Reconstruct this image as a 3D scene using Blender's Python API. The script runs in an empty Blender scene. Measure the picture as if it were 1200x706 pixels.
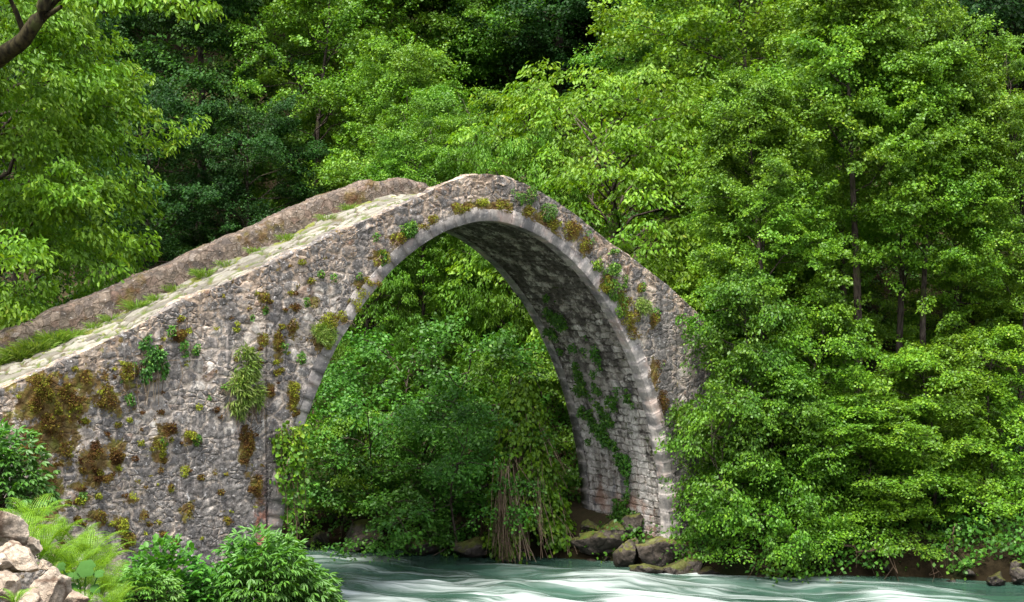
import bpy, bmesh, math, random
import numpy as np
from mathutils import Vector, noise as mnoise

C = bpy.context.scene.collection
PI = math.pi

# ----------------------------------------------------------------- camera numbers (solved from the bridge's own geometry)
CAM = np.array([-17.063, -24.842, 5.916]); YAW, PIT, FPX = .616, -.025, 1797.0
_s, _c = math.sin(YAW), math.cos(YAW)
FH = np.array([_s, _c, 0.]); RT = np.array([_c, -_s, 0.]); UP = np.array([0, 0, 1.])
FW = FH*math.cos(PIT) + UP*math.sin(PIT); UV_ = UP*math.cos(PIT) - FH*math.sin(PIT)
def ray(x, y): return FW*FPX + RT*(x-600) + UV_*(353-y)
def at(x, y, d): return CAM + ray(x, y)*(d/FPX)                     # a point at depth d metres
def onv(x, y, v):
    r = ray(x, y); return CAM + r*((v-CAM[1])/r[1])                  # a point of the bridge's face
def project(P):
    D = np.asarray(P)-CAM; z = D@FW
    return np.stack([600+FPX*(D@RT)/z, 353-FPX*(D@UV_)/z], -1)

# ----------------------------------------------------------------- object helpers
def link(o, parent=None):
    C.objects.link(o)
    if parent is not None: o.parent = parent
    return o
def tag(o, label=None, cat=None, group=None, kind=None):
    if label: o['label'] = label
    if cat: o['category'] = cat
    if group: o['group'] = group
    if kind: o['kind'] = kind
    return o
def empty(name, loc=(0, 0, 0), rz=0., sc=1.):
    o = bpy.data.objects.new(name, None); o.location = loc; o.rotation_euler = (0, 0, rz)
    o.scale = (sc,)*3 if np.isscalar(sc) else sc
    o.empty_display_size = .2
    return link(o)
def obj(name, me, parent=None):
    return link(bpy.data.objects.new(name, me), parent)
def mesh_np(name, V, F, mat, tone=None, uv=None, smooth=False, below=None):
    V = np.asarray(V, np.float32); F = np.asarray(F, np.int32)
    me = bpy.data.meshes.new(name)
    me.vertices.add(len(V)); me.vertices.foreach_set('co', V.ravel())
    k = F.shape[1]
    me.loops.add(F.size); me.loops.foreach_set('vertex_index', F.ravel())
    me.polygons.add(len(F))
    me.polygons.foreach_set('loop_start', np.arange(0, F.size, k, dtype=np.int32))
    me.polygons.foreach_set('loop_total', np.full(len(F), k, np.int32))
    if smooth: me.polygons.foreach_set('use_smooth', np.ones(len(F), bool))
    me.update(calc_edges=True)
    if tone is not None:
        a = me.attributes.new('tone', 'FLOAT', 'FACE'); a.data.foreach_set('value', np.asarray(tone, np.float32))
    if below is not None:
        a = me.attributes.new('below', 'FLOAT', 'POINT'); a.data.foreach_set('value', np.asarray(below, np.float32))
    if uv is not None:
        l = me.uv_layers.new(name='UVMap'); l.data.foreach_set('uv', np.asarray(uv, np.float32)[F.ravel()].ravel())
    me.materials.append(mat)
    return me
def grid_faces(nx, ny):
    i, j = np.meshgrid(np.arange(nx-1), np.arange(ny-1), indexing='ij')
    a = (i*ny+j).ravel()
    return np.stack([a, a+ny, a+ny+1, a+1], 1)
def nrm(a): return a/(np.linalg.norm(a, axis=-1, keepdims=True)+1e-9)
class Geo:
    """collects quads"""
    def __init__(s): s.V, s.F, s.T, s.n = [], [], [], 0
    def add(s, V, F, T=None):
        s.V.append(V); s.F.append(np.asarray(F)+s.n); s.n += len(V)
        s.T.append(np.full(len(F), .5) if T is None else T)
    def mesh(s, name, mat, smooth=False):
        return mesh_np(name, np.concatenate(s.V), np.concatenate(s.F), mat, np.concatenate(s.T), smooth=smooth)
def tube(g, pts, rad, sides=6, tone=.5):
    pts = np.asarray(pts, float); n = len(pts)
    rad = np.broadcast_to(np.asarray(rad, float), (n,))
    T = nrm(np.gradient(pts, axis=0))
    ref = np.where(np.abs(T[:, 2:3]) > .9, np.array([[1., 0, 0]]), np.array([[0, 0, 1.]]))
    A = nrm(np.cross(T, ref)); B = np.cross(T, A)
    th = np.linspace(0, 2*PI, sides, endpoint=False)
    V = pts[:, None]+rad[:, None, None]*(A[:, None]*np.cos(th)[None, :, None]+B[:, None]*np.sin(th)[None, :, None])
    V = V.reshape(-1, 3)
    i, j = np.meshgrid(np.arange(n-1), np.arange(sides), indexing='ij')
    a = (i*sides+j).ravel(); b = (i*sides+(j+1) % sides).ravel()
    g.add(V, np.stack([a, b, b+sides, a+sides], 1), np.full(len(a), tone))

# value noise in numpy (for terrain and stone outlines)
_rs0 = np.random.RandomState(5); _tab = _rs0.rand(64, 64, 64)
def vnoise(P, sc=1., octv=3):
    P = np.asarray(P, float)*sc; out = 0.; amp = 1.; tot = 0.
    for o in range(octv):
        q = np.floor(P).astype(int); f = P-q; f = f*f*(3-2*f); q &= 63; r = (q+1) & 63
        def L(ix, iy, iz): return _tab[ix, iy, iz]
        x0, y0, z0 = q[..., 0], q[..., 1], q[..., 2]; x1, y1, z1 = r[..., 0], r[..., 1], r[..., 2]
        fx, fy, fz = f[..., 0], f[..., 1], f[..., 2]
        v = ((L(x0, y0, z0)*(1-fx)+L(x1, y0, z0)*fx)*(1-fy)+(L(x0, y1, z0)*(1-fx)+L(x1, y1, z0)*fx)*fy)*(1-fz) + \
            ((L(x0, y0, z1)*(1-fx)+L(x1, y0, z1)*fx)*(1-fy)+(L(x0, y1, z1)*(1-fx)+L(x1, y1, z1)*fx)*fy)*fz
        out = out+amp*(v-.5)*2; tot += amp; amp *= .5; P = P*2.03+11.7
    return out/tot

# ----------------------------------------------------------------- node helpers
class M:
    def __init__(s, name):
        s.m = bpy.data.materials.new(name); s.m.use_nodes = True
        s.t = s.m.node_tree; s.t.nodes.clear()
        s.out = s.t.nodes.new('ShaderNodeOutputMaterial')
    def n(s, ty, ins=None, **kw):
        nd = s.t.nodes.new('ShaderNode'+ty)
        for k, v in kw.items(): setattr(nd, k, v)
        for k, v in (ins or {}).items(): s.set(nd.inputs[k], v)
        return nd
    def set(s, sock, v):
        if isinstance(v, bpy.types.NodeSocket): s.t.links.new(v, sock)
        elif isinstance(v, bpy.types.Node): s.t.links.new(v.outputs[0], sock)
        else:
            if isinstance(v, tuple) and len(v) == 3 and sock.type == 'RGBA': v = v+(1,)
            sock.default_value = v
    def math(s, op, a, b=0., c=0., clamp=False):
        nd = s.n('Math', operation=op, use_clamp=clamp)
        for i, v in enumerate((a, b, c)): s.set(nd.inputs[i], v)
        return nd.outputs[0]
    def vm(s, op, a, b=(0, 0, 0)):
        nd = s.n('VectorMath', operation=op); s.set(nd.inputs[0], a)
        if op == 'SCALE': s.set(nd.inputs['Scale'], b)
        else: s.set(nd.inputs[1], b)
        return nd.outputs[0]
    def mix(s, f, a, b, mode='MIX'):
        nd = s.n('Mix', data_type='RGBA', blend_type=mode); s.set(nd.inputs[0], f); s.set(nd.inputs[6], a); s.set(nd.inputs[7], b)
        return nd.outputs[2]
    def ss(s, x, a, b, lo=0., hi=1.):
        nd = s.n('MapRange', interpolation_type='SMOOTHSTEP'); s.set(nd.inputs[0], x)
        for i, v in zip((1, 2, 3, 4), (a, b, lo, hi)): s.set(nd.inputs[i], v)
        return nd.outputs[0]
    def noise(s, vec, scale, detail=3., rough=.55, dim='3D', col=False):
        nd = s.n('TexNoise', {'Scale': scale, 'Detail': detail, 'Roughness': rough}, noise_dimensions=dim)
        s.set(nd.inputs['Vector'], vec); return nd.outputs[1 if col else 0]
    def vor(s, vec, scale, feat='F1', dim='3D', rnd=1.):
        nd = s.n('TexVoronoi', {'Scale': scale, 'Randomness': rnd}, voronoi_dimensions=dim, feature=feat)
        s.set(nd.inputs['Vector'], vec); return nd
    def ramp(s, f, stops, interp='LINEAR'):
        nd = s.n('ValToRGB'); cr = nd.color_ramp; cr.interpolation = interp
        while len(cr.elements) < len(stops): cr.elements.new(.5)
        for e, (p, c) in zip(cr.elements, stops): e.position = p; e.color = tuple(c)+(1,)
        s.set(nd.inputs[0], f); return nd.outputs[0]
    def xyz(s, v):
        nd = s.n('SeparateXYZ'); s.set(nd.inputs[0], v); return nd.outputs
    def comb(s, x, y, z=0.):
        nd = s.n('CombineXYZ')
        for i, v in enumerate((x, y, z)): s.set(nd.inputs[i], v)
        return nd.outputs[0]
    def pos(s): return s.n('NewGeometry').outputs['Position']
    def objc(s): return s.n('TexCoord').outputs['Object']
    def uv(s): return s.n('TexCoord').outputs['UV']
    def attr(s, name): return s.n('Attribute', attribute_name=name).outputs['Fac']
    def surf(s, col, rough=.9, spec=.2, bump=None, bstr=.5, bdist=.03, disp=None, dscale=1.):
        p = s.n('BsdfPrincipled', {'Base Color': col, 'Roughness': rough, 'Specular IOR Level': spec})
        if bump is not None:
            b = s.n('Bump', {'Strength': bstr, 'Distance': bdist, 'Height': bump}); s.set(p.inputs['Normal'], b.outputs[0])
        s.set(s.out.inputs['Surface'], p.outputs[0])
        if disp is not None:
            d = s.n('Displacement', {'Height': disp, 'Midlevel': 0., 'Scale': dscale})
            s.set(s.out.inputs['Displacement'], d.outputs[0]); s.m.displacement_method = 'BOTH'
        return p

# ----------------------------------------------------------------- materials
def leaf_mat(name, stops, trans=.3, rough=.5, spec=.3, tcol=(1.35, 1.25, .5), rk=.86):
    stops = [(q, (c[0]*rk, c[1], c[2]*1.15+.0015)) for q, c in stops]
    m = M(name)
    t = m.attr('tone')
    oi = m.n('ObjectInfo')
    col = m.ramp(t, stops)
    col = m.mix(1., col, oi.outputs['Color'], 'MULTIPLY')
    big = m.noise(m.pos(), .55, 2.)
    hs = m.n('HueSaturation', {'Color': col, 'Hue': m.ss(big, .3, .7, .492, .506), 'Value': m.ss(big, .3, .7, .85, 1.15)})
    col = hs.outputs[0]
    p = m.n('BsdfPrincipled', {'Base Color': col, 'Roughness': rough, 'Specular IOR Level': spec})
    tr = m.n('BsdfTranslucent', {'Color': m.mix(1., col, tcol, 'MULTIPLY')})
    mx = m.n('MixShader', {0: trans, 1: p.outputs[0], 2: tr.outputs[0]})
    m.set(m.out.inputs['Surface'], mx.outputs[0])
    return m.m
L_ALDER = leaf_mat('alder_leaf', [(0, (.036, .088, .005)), (.5, (.088, .175, .006)), (.85, (.165, .265, .008)), (1, (.25, .32, .015))])
L_SHADED = leaf_mat('shaded_leaf', [(0, (.008, .026, .004)), (.5, (.019, .054, .006)), (.85, (.040, .098, .008)), (1, (.08, .155, .010))], spec=.18, rough=.6)  # deep-forest shade put into the leaf colour of the background trees
L_WALNUT = leaf_mat('walnut_leaf', [(0, (.055, .125, .005)), (.5, (.105, .21, .006)), (.85, (.17, .285, .009)), (1, (.25, .32, .02))], trans=.38, rk=.9)
L_SHRUB = leaf_mat('shrub_leaf', [(0, (.024, .07, .006)), (.5, (.048, .13, .009)), (.9, (.085, .195, .011)), (1, (.15, .25, .02))])
L_FERN = leaf_mat('fern_leaf', [(0, (.07, .15, .008)), (.5, (.135, .265, .010)), (1, (.24, .38, .015))], trans=.4)
L_PALM = leaf_mat('palmate_leaf', [(0, (.035, .10, .010)), (.5, (.075, .19, .018)), (1, (.15, .29, .025))], trans=.3, spec=.45)
L_BUTTER = leaf_mat('butterbur_leaf', [(0, (.03, .075, .012)), (1, (.06, .13, .02))], trans=.2, spec=.08, rough=.8)
L_MOSS = leaf_mat('moss', [(0, (.055, .026, .008)), (.25, (.095, .050, .010)), (.5, (.125, .105, .012)), (.7, (.16, .19, .014)), (1, (.25, .29, .02))], trans=.15, rough=.9, spec=.1, rk=1.)
L_GRASS = leaf_mat('grass_blade', [(0, (.06, .11, .012)), (.5, (.11, .21, .015)), (1, (.22, .27, .06))], trans=.35, rk=1.)
L_DRY = leaf_mat('dry_stem', [(0, (.07, .050, .028)), (.5, (.165, .115, .062)), (1, (.30, .235, .14))], trans=.1, rough=.9, spec=.1, rk=1.)

def bark_mat(name, a, b):
    m = M(name); p = m.objc()
    x = m.xyz(p)
    n1 = m.noise(m.comb(m.math('MULTIPLY', x[0], 9.), m.math('MULTIPLY', x[1], 9.), m.math('MULTIPLY', x[2], 2.5)), 1.5, 5.)
    n2 = m.noise(p, 3., 3.)
    col = m.mix(m.ss(n1, .35, .65), a, b)
    col = m.mix(m.ss(n2, .55, .7, 0., .7), col, (.05, .06, .018))
    m.surf(col, .95, .1, n1, .8, .02)
    return m.m
BARK = bark_mat('bark', (.022, .017, .013), (.075, .060, .047))
BARK_MOSS = bark_mat('mossy_bark', (.012, .010, .006), (.045, .038, .018))

def stone_layers(m, vec2, scale, warp=.12, jw=.085):
    """irregular rubble: returns (stone mask 0..1, per-stone random colour, rounded height)"""
    w = m.noise(vec2, 2.2, 3., dim='2D', col=True)
    w = m.vm('SCALE', m.vm('SUBTRACT', w, (.5, .5, .5)), warp*2)
    q = m.vm('ADD', vec2, w)
    e1 = m.vor(q, scale, 'DISTANCE_TO_EDGE', '2D', .85).outputs['Distance']
    c1 = m.vor(q, scale, 'F1', '2D', .85).outputs['Color']
    e2 = m.vor(q, scale*2.1, 'DISTANCE_TO_EDGE', '2D', .9).outputs['Distance']
    c2 = m.vor(q, scale*2.1, 'F1', '2D', .9).outputs['Color']
    sel = m.ss(m.noise(vec2, 1.7, 1., dim='2D'), .52, .56)
    e = m.math('ADD', m.math('MULTIPLY', e1, m.math('SUBTRACT', 1., sel)), m.math('MULTIPLY', e2, sel))
    c = m.mix(sel, c1, c2)
    mask = m.ss(e, .02, jw)
    dome = m.ss(e, .0, .3)
    return mask, c, dome

def wall_mat():
    m = M('rubble_masonry'); p = m.pos(); x = m.xyz(p)
    vec = m.comb(x[0], m.math('MULTIPLY', x[2], 1.25), 0.)
    mask, c, dome = stone_layers(m, vec, 3.3, .13, .17)
    cr = m.xyz(c); below = m.attr('below')
    fine = m.noise(p, 11., 6., .72); mid = m.noise(p, 3.2, 5., .65); grit = m.noise(p, 28., 3., .7)
    stone = m.ramp(cr[0], [(0, (.11, .102, .098)), (.2, (.16, .148, .138)), (.4, (.24, .218, .195)), (.52, (.34, .31, .27)), (.66, (.21, .15, .115)), (.74, (.44, .40, .355)), (.88, (.56, .52, .465))], 'CONSTANT')
    stone = m.mix(.85, stone, m.mix(m.ss(fine, .32, .68), (.5, .5, .52), (1.4, 1.37, 1.33)), 'MULTIPLY')
    mortar = m.mix(m.ss(fine, .35, .65), (.23, .188, .152), (.53, .45, .37))
    mortar = m.mix(m.ss(grit, .45, .3, 0., .5), mortar, (.14, .11, .095))
    smear = m.ss(m.noise(p, 2.1, 7., .75), .45, .58)
    mk = m.math('MULTIPLY', mask, m.math('SUBTRACT', 1., m.math('MULTIPLY', smear, .55)))
    col = m.mix(mk, mortar, stone)
    # the upper courses are browner
    topb = m.ss(m.math('ADD', below, m.math('MULTIPLY', mid, .9)), .5, 1.7, 1., 0.)
    col = m.mix(m.math('MULTIPLY', topb, .8), col, m.mix(1., col, (.74, .64, .55), 'MULTIPLY'))
    # dark lichen: on the stones first, running down in broad streaks
    st = m.noise(m.comb(m.math('MULTIPLY', x[0], 1.7), x[1], m.math('MULTIPLY', x[2], .34)), 1.1, 6., .68)
    st2 = m.noise(p, 7.5, 5., .75)
    lc = m.math('ADD', m.math('MULTIPLY', st, .6), m.math('ADD', m.math('MULTIPLY', st2, .4), m.math('MULTIPLY', mk, .05)))
    lc = m.math('ADD', lc, m.math('MULTIPLY', m.ss(x[0], -8.2, -5.6), m.ss(x[2], 4.2, 2.6, 0., .05))); dk = m.ss(lc, .502, .56)
    col = m.mix(m.math('MULTIPLY', dk, .88), col, m.mix(m.ss(fine, .35, .65), (.055, .051, .049), (.175, .163, .153)))
    drip = m.noise(m.comb(m.math('MULTIPLY', x[0], 7.), x[1], m.math('MULTIPLY', x[2], .8)), 1., 4., .6)
    col = m.mix(m.ss(drip, .60, .68, 0., .5), col, (.42, .36, .32))
    spk = m.ss(m.noise(p, 15., 4., .7), .59, .67)
    col = m.mix(m.math('MULTIPLY', spk, .8), col, (.50, .48, .46))
    pit = m.ss(grit, .38, .28, 0., .6); col = m.mix(pit, col, (.06, .05, .045))
    # rust stain down the corner of the pier
    rx = m.math('MULTIPLY', m.ss(m.math('ABSOLUTE', m.math('ADD', x[0], 4.98)), .05, .16, 1., 0.), m.ss(x[2], 1.0, 2.6, 1., 0.))
    rx = m.math('MULTIPLY', rx, m.ss(st2, .42, .6))
    col = m.mix(m.math('MULTIPLY', rx, .75), col, (.30, .10, .05))
    # moss film, brown to olive, thick at the left top and sparse elsewhere
    mm = m.noise(p, 3.4, 7., .72); gw = m.attr('growth'); where = m.math('ADD', m.math('MULTIPLY', gw, .27), m.math('ADD', m.ss(x[0], -9.4, -6.8, .05, 0.), m.ss(below, 0., .5, .03, 0.)))
    mo = m.ss(m.math('ADD', mm, where), .615, .675)
    col = m.mix(m.math('MULTIPLY', mo, .9), col, m.ramp(m.noise(p, 5., 4.), [(.3, (.085, .042, .014)), (.5, (.12, .08, .016)), (.7, (.14, .15, .02))]))
    h = m.math('ADD', m.math('MULTIPLY', mask, .009), m.math('MULTIPLY', dome, .010))
    h = m.math('ADD', h, m.math('MULTIPLY', m.noise(p, 6., 6., .75), .05))
    h = m.math('ADD', h, m.math('MULTIPLY', m.noise(p, .9, 2.), .08))
    m.surf(col, .93, .15, m.math('ADD', fine, m.math('MULTIPLY', grit, .4)), .7, .012, disp=m.math('SUBTRACT', h, .07))
    return m.m
WALL = wall_mat()

def ring_mat():
    m = M('dressed_voussoir'); p = m.pos(); x = m.xyz(p); fine = m.noise(p, 9., 6., .7); mid = m.noise(p, 2.2, 5., .65)
    t = m.attr('tone')
    col = m.mix(t, (.15, .142, .132), (.36, .33, .30))
    col = m.mix(.8, col, m.mix(m.ss(fine, .3, .7), (.6, .6, .62), (1.25, 1.22, 1.2)), 'MULTIPLY')
    col = m.mix(m.ss(mid, .48, .62, 0., .8), col, (.095, .09, .09))
    pk = m.ss(m.noise(p, 1.3, 4., .6), .52, .66, 0., .55)
    col = m.mix(pk, col, (.40, .29, .24))
    col = m.mix(m.ss(m.noise(p, 15., 3., .7), .62, .7, 0., .6), col, (.58, .56, .54))
    rx = m.math('MULTIPLY', m.ss(m.math('ABSOLUTE', m.math('ADD', x[0], 4.95)), .04, .16, 1., 0.), m.ss(x[2], 1.2, 2.4, 1., 0.))
    col = m.mix(m.math('MULTIPLY', rx, .7), col, (.36, .13, .06))
    m.surf(col, .92, .15, m.math('ADD', fine, m.math('MULTIPLY', mid, 2.)), .7, .02)
    return m.m
RING = ring_mat()

def soffit_mat():
    m = M('coursed_soffit'); p = m.pos(); x = m.xyz(p); uv = m.uv()
    w = m.vm('SCALE', m.vm('SUBTRACT', m.noise(p, 3.2, 4., col=True), (.5, .5, .5)), .22)
    q = m.vm('ADD', uv, w); s = m.xyz(q)
    br = m.n('TexBrick', {'Vector': m.comb(s[1], s[0], 0.), 'Scale': 1., 'Mortar Size': .022, 'Mortar Smooth': .6, 'Bias': 0.,
             'Brick Width': .34, 'Row Height': .17, 'Color1': (0, 0, 0), 'Color2': (1, 1, 1), 'Mortar': (.5, .5, .5)}, offset=.5, squash=.8, squash_frequency=3)
    fine = m.noise(p, 9., 6., .7); mid = m.noise(p, 2.0, 5., .65); rnd = m.noise(m.comb(m.math('FLOOR', m.math('DIVIDE', s[0], .17)), s[1], 0.), 1.7, 2.)
    col = m.ramp(rnd, [(.3, (.17, .15, .13)), (.45, (.27, .245, .22)), (.55, (.37, .34, .31)), (.7, (.50, .47, .44))])
    col = m.mix(.8, col, m.mix(m.ss(fine, .3, .7), (.5, .5, .5), (1.4, 1.38, 1.34)), 'MULTIPLY')
    mort = m.mix(m.ss(fine, .35, .65), (.10, .08, .065), (.32, .28, .24))
    fac = br.outputs['Fac']
    col = m.mix(m.math('MULTIPLY', fac, .8), col, mort)
    # upper vault: black lichen; foot: bleached with vertical white runs
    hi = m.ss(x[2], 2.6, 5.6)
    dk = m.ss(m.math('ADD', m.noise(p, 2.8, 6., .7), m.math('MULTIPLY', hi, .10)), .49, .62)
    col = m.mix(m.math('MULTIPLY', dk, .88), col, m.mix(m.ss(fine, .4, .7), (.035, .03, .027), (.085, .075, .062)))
    run = m.noise(m.comb(m.math('MULTIPLY', x[0], .3), m.math('MULTIPLY', x[1], 4.2), m.math('MULTIPLY', x[2], .35)), 1., 5., .65)
    lo = m.ss(x[2], 1.0, 4.6, 1., 0.)
    col = m.mix(m.math('MULTIPLY', m.ss(run, .48, .6), m.math('MULTIPLY', lo, .75)), col, m.mix(m.ss(fine, .3, .7), (.40, .36, .33), (.66, .62, .58)))
    col = m.mix(m.math('MULTIPLY', m.ss(run, .36, .46, 1., 0.), m.math('MULTIPLY', lo, .7)), col, (.10, .10, .115))
    col = m.mix(m.math('MULTIPLY', m.ss(m.noise(p, 1.4, 4.), .5, .62), m.ss(x[2], .4, 1.6, .6, 0.)), col, (.33, .19, .13))
    g = m.ss(m.noise(p, 3.6, 5., .65), .60, .68)
    col = m.mix(m.math('MULTIPLY', g, .8), col, (.045, .06, .014))
    h = m.math('MULTIPLY', m.math('SUBTRACT', 1., fac), .035)
    h = m.math('ADD', h, m.math('MULTIPLY', m.noise(p, 5., 6., .7), .05))
    h = m.math('ADD', h, m.math('MULTIPLY', rnd, .04))
    m.surf(col, .93, .12, fine, .6, .012, disp=m.math('SUBTRACT', h, .08))
    return m.m
SOFFIT = soffit_mat()

def paving_mat():
    m = M('flagstone_paving'); p = m.pos(); x = m.xyz(p)
    mask, c, dome = stone_layers(m, m.comb(m.math('MULTIPLY', x[0], .8), x[1], 0.), 2.2, .10, .2)
    cr = m.xyz(c); fine = m.noise(p, 8., 6., .7)
    st = m.ramp(cr[0], [(0, (.095, .088, .075)), (.3, (.145, .135, .112)), (.6, (.185, .175, .15)), (1, (.235, .22, .185))])
    st = m.mix(.7, st, m.mix(m.ss(fine, .3, .7), (.65, .64, .6), (1.25, 1.24, 1.2)), 'MULTIPLY')
    jo = m.mix(m.ss(m.noise(p, 3., 4.), .42, .58), (.085, .065, .04), (.07, .095, .02))
    col = m.mix(mask, jo, st)
    edge = m.ss(x[1], 1.95, 2.5)
    gr = m.ss(m.math('ADD', m.noise(p, 3.4, 5.), m.math('MULTIPLY', edge, .15)), .6, .68)
    col = m.mix(gr, col, (.12, .13, .03))
    h = m.math('ADD', m.math('MULTIPLY', mask, .05), m.math('MULTIPLY', m.noise(p, 3., 4.), .07))
    m.surf(col, .9, .15, fine, .5, .01, disp=m.math('SUBTRACT', h, .05))
    return m.m
PAVING = paving_mat()

def parapet_mat():
    m = M('parapet_rubble'); p = m.pos(); fine = m.noise(p, 10., 6., .72)
    w = m.vm('SCALE', m.vm('SUBTRACT', m.noise(p, 2.2, 3., col=True), (.5, .5, .5)), .2)
    q = m.vm('ADD', p, w)
    e = m.vor(q, 6.5, 'DISTANCE_TO_EDGE', '3D', .9).outputs['Distance']; c = m.xyz(m.vor(q, 6.5, 'F1', '3D', .9).outputs['Color'])
    mask = m.ss(m.math('ADD', e, m.math('MULTIPLY', m.math('SUBTRACT', fine, .5), .12)), .0, .12)
    st = m.ramp(c[0], [(0, (.12, .10, .09)), (.35, (.19, .155, .125)), (.6, (.23, .185, .15)), (.8, (.17, .115, .09)), (1, (.28, .24, .205))])
    st = m.mix(.8, st, m.mix(m.ss(fine, .3, .7), (.45, .44, .44), (1.4, 1.36, 1.3)), 'MULTIPLY')
    col = m.mix(mask, m.mix(m.ss(fine, .3, .7), (.09, .068, .05), (.17, .13, .10)), st)
    dk = m.ss(m.noise(p, 3.4, 6., .7), .5, .62); col = m.mix(m.math('MULTIPLY', dk, .7), col, (.085, .072, .062))
    br = m.ss(m.noise(p, 1.3, 5., .65), .56, .66); col = m.mix(m.math('MULTIPLY', br, .75), col, m.ramp(m.noise(p, 4., 3.), [(.35, (.10, .045, .018)), (.65, (.13, .11, .025))]))
    col = m.mix(m.ss(m.noise(p, 15., 4., .7), .62, .7, 0., .7), col, (.55, .52, .48))
    h = m.math('ADD', m.math('MULTIPLY', mask, .014), m.math('MULTIPLY', m.noise(p, 5., 7., .78), .12))
    m.surf(col, .95, .12, fine, .7, .015, disp=m.math('SUBTRACT', h, .075))
    return m.m
PARAPET = parapet_mat()

def rock_mat(name, a, b, dark, moss=0., wet=None):
    m = M(name); p = m.pos(); x = m.xyz(p); n1 = m.noise(p, 1.6, 6., .65); n2 = m.noise(p, 7., 6., .72)
    col = m.mix(m.ss(n1, .35, .65), a, b)
    col = m.mix(.8, col, m.mix(m.ss(n2, .3, .7), (.55, .55, .55), (1.35, 1.33, 1.3)), 'MULTIPLY')
    crack = m.vor(m.vm('ADD', p, m.vm('SCALE', m.noise(p, 2., 3., col=True), .5)), 1.5, 'DISTANCE_TO_EDGE').outputs['Distance']
    col = m.mix(m.ss(crack, .0, .05, .8, 0.), col, dark)
    col = m.mix(m.ss(m.noise(p, 3., 5., .7), .55, .66, 0., .6), col, dark)
    nz = m.xyz(m.n('NewGeometry').outputs['Normal'])[2]
    if moss > 0:
        g = m.math('MULTIPLY', m.ss(m.math('ADD', m.math('MULTIPLY', nz, .35), m.noise(p, 2.4, 6., .7)), .70, .82), moss)
        col = m.mix(g, col, m.ramp(m.noise(p, 5., 3.), [(.35, (.07, .06, .012)), (.65, (.12, .15, .02))]))
    rough = .9
    if wet is not None:
        wt = m.ss(x[2], wet+.05, wet+.45, 1., 0.); col = m.mix(wt, col, m.mix(1., col, (.3, .28, .26), 'MULTIPLY'))
        rough = m.ss(x[2], wet+.05, wet+.45, .35, .9)
    m.surf(col, rough, .25, m.math('ADD', n2, m.math('MULTIPLY', n1, 2.)), .9, .07)
    return m.m
R_PALE = rock_mat('pale_rock', (.37, .31, .245), (.24, .185, .135), (.10, .062, .04))
R_BANK = rock_mat('bank_rock', (.105, .088, .073), (.055, .044, .034), (.018, .014, .011), .85, -.55)

def ground_mat():
    m = M('bank_soil'); p = m.pos(); n1 = m.noise(p, .8, 5.); n2 = m.noise(p, 9., 5., .7)
    col = m.ramp(n1, [(.3, (.025, .02, .012)), (.5, (.045, .036, .02)), (.6, (.024, .036, .012)), (.75, (.036, .036, .018))])
    col = m.mix(.7, col, m.mix(n2, (.5, .5, .5), (1.6, 1.5, 1.4)), 'MULTIPLY')
    zz = m.xyz(p)[2]; wt = m.ss(zz, -.5, .25, 1., 0.); col = m.mix(wt, col, m.mix(1., col, (.32, .3, .28), 'MULTIPLY'))
    m.surf(col, 1., .05, n2, .8, .05)
    return m.m
GROUND = ground_mat()

# river frame: s across (towards the far bank), t downstream
SN = np.array([.763, .646]); TD = np.array([.646, -.763]); WZ = -.55
def water_mat():
    m = M('river_water'); x = m.xyz(m.pos())
    s = m.math('ADD', m.math('MULTIPLY', x[0], SN[0]), m.math('MULTIPLY', x[1], SN[1]))
    t = m.math('ADD', m.math('MULTIPLY', x[0], TD[0]), m.math('MULTIPLY', x[1], TD[1]))
    wob = m.math('MULTIPLY', m.math('SUBTRACT', m.noise(m.comb(s, m.math('MULTIPLY', t, .45), 0.), .55, 3.), .5), 2.2)
    s2 = m.math('ADD', s, wob)
    f1 = m.noise(m.comb(m.math('MULTIPLY', s2, 2.3), m.math('MULTIPLY', t, .28), 0.), 1., 4., .55)
    f2 = m.noise(m.comb(m.math('MULTIPLY', s2, 7.), m.math('MULTIPLY', t, .5), 3.), 1., 3., .5)
    f3 = m.noise(m.comb(m.math('MULTIPLY', s, .5), m.math('MULTIPLY', t, .35), 7.), 1., 2., .5)
    fo = m.attr('below')                                             # churn: how broken the water is here
    v = m.math('ADD', m.math('ADD', m.math('MULTIPLY', f1, .50), m.math('MULTIPLY', f2, .34)), m.math('ADD', m.math('MULTIPLY', f3, .26), m.math('MULTIPLY', fo, .17)))
    foam = m.math('MULTIPLY', m.ss(v, .535, .88), .93)
    col = m.mix(m.ss(f3, .35, .65), (.017, .042, .029), (.044, .088, .066))
    col = m.mix(foam, col, (.56, .60, .59))
    bmp = m.math('ADD', m.math('MULTIPLY', f1, .6), m.math('MULTIPLY', f2, .3))
    p = m.surf(col, m.ss(foam, 0., .5, .16, .7), .4, bmp, .3, .12)
    return m.m
WATER = water_mat()

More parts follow.
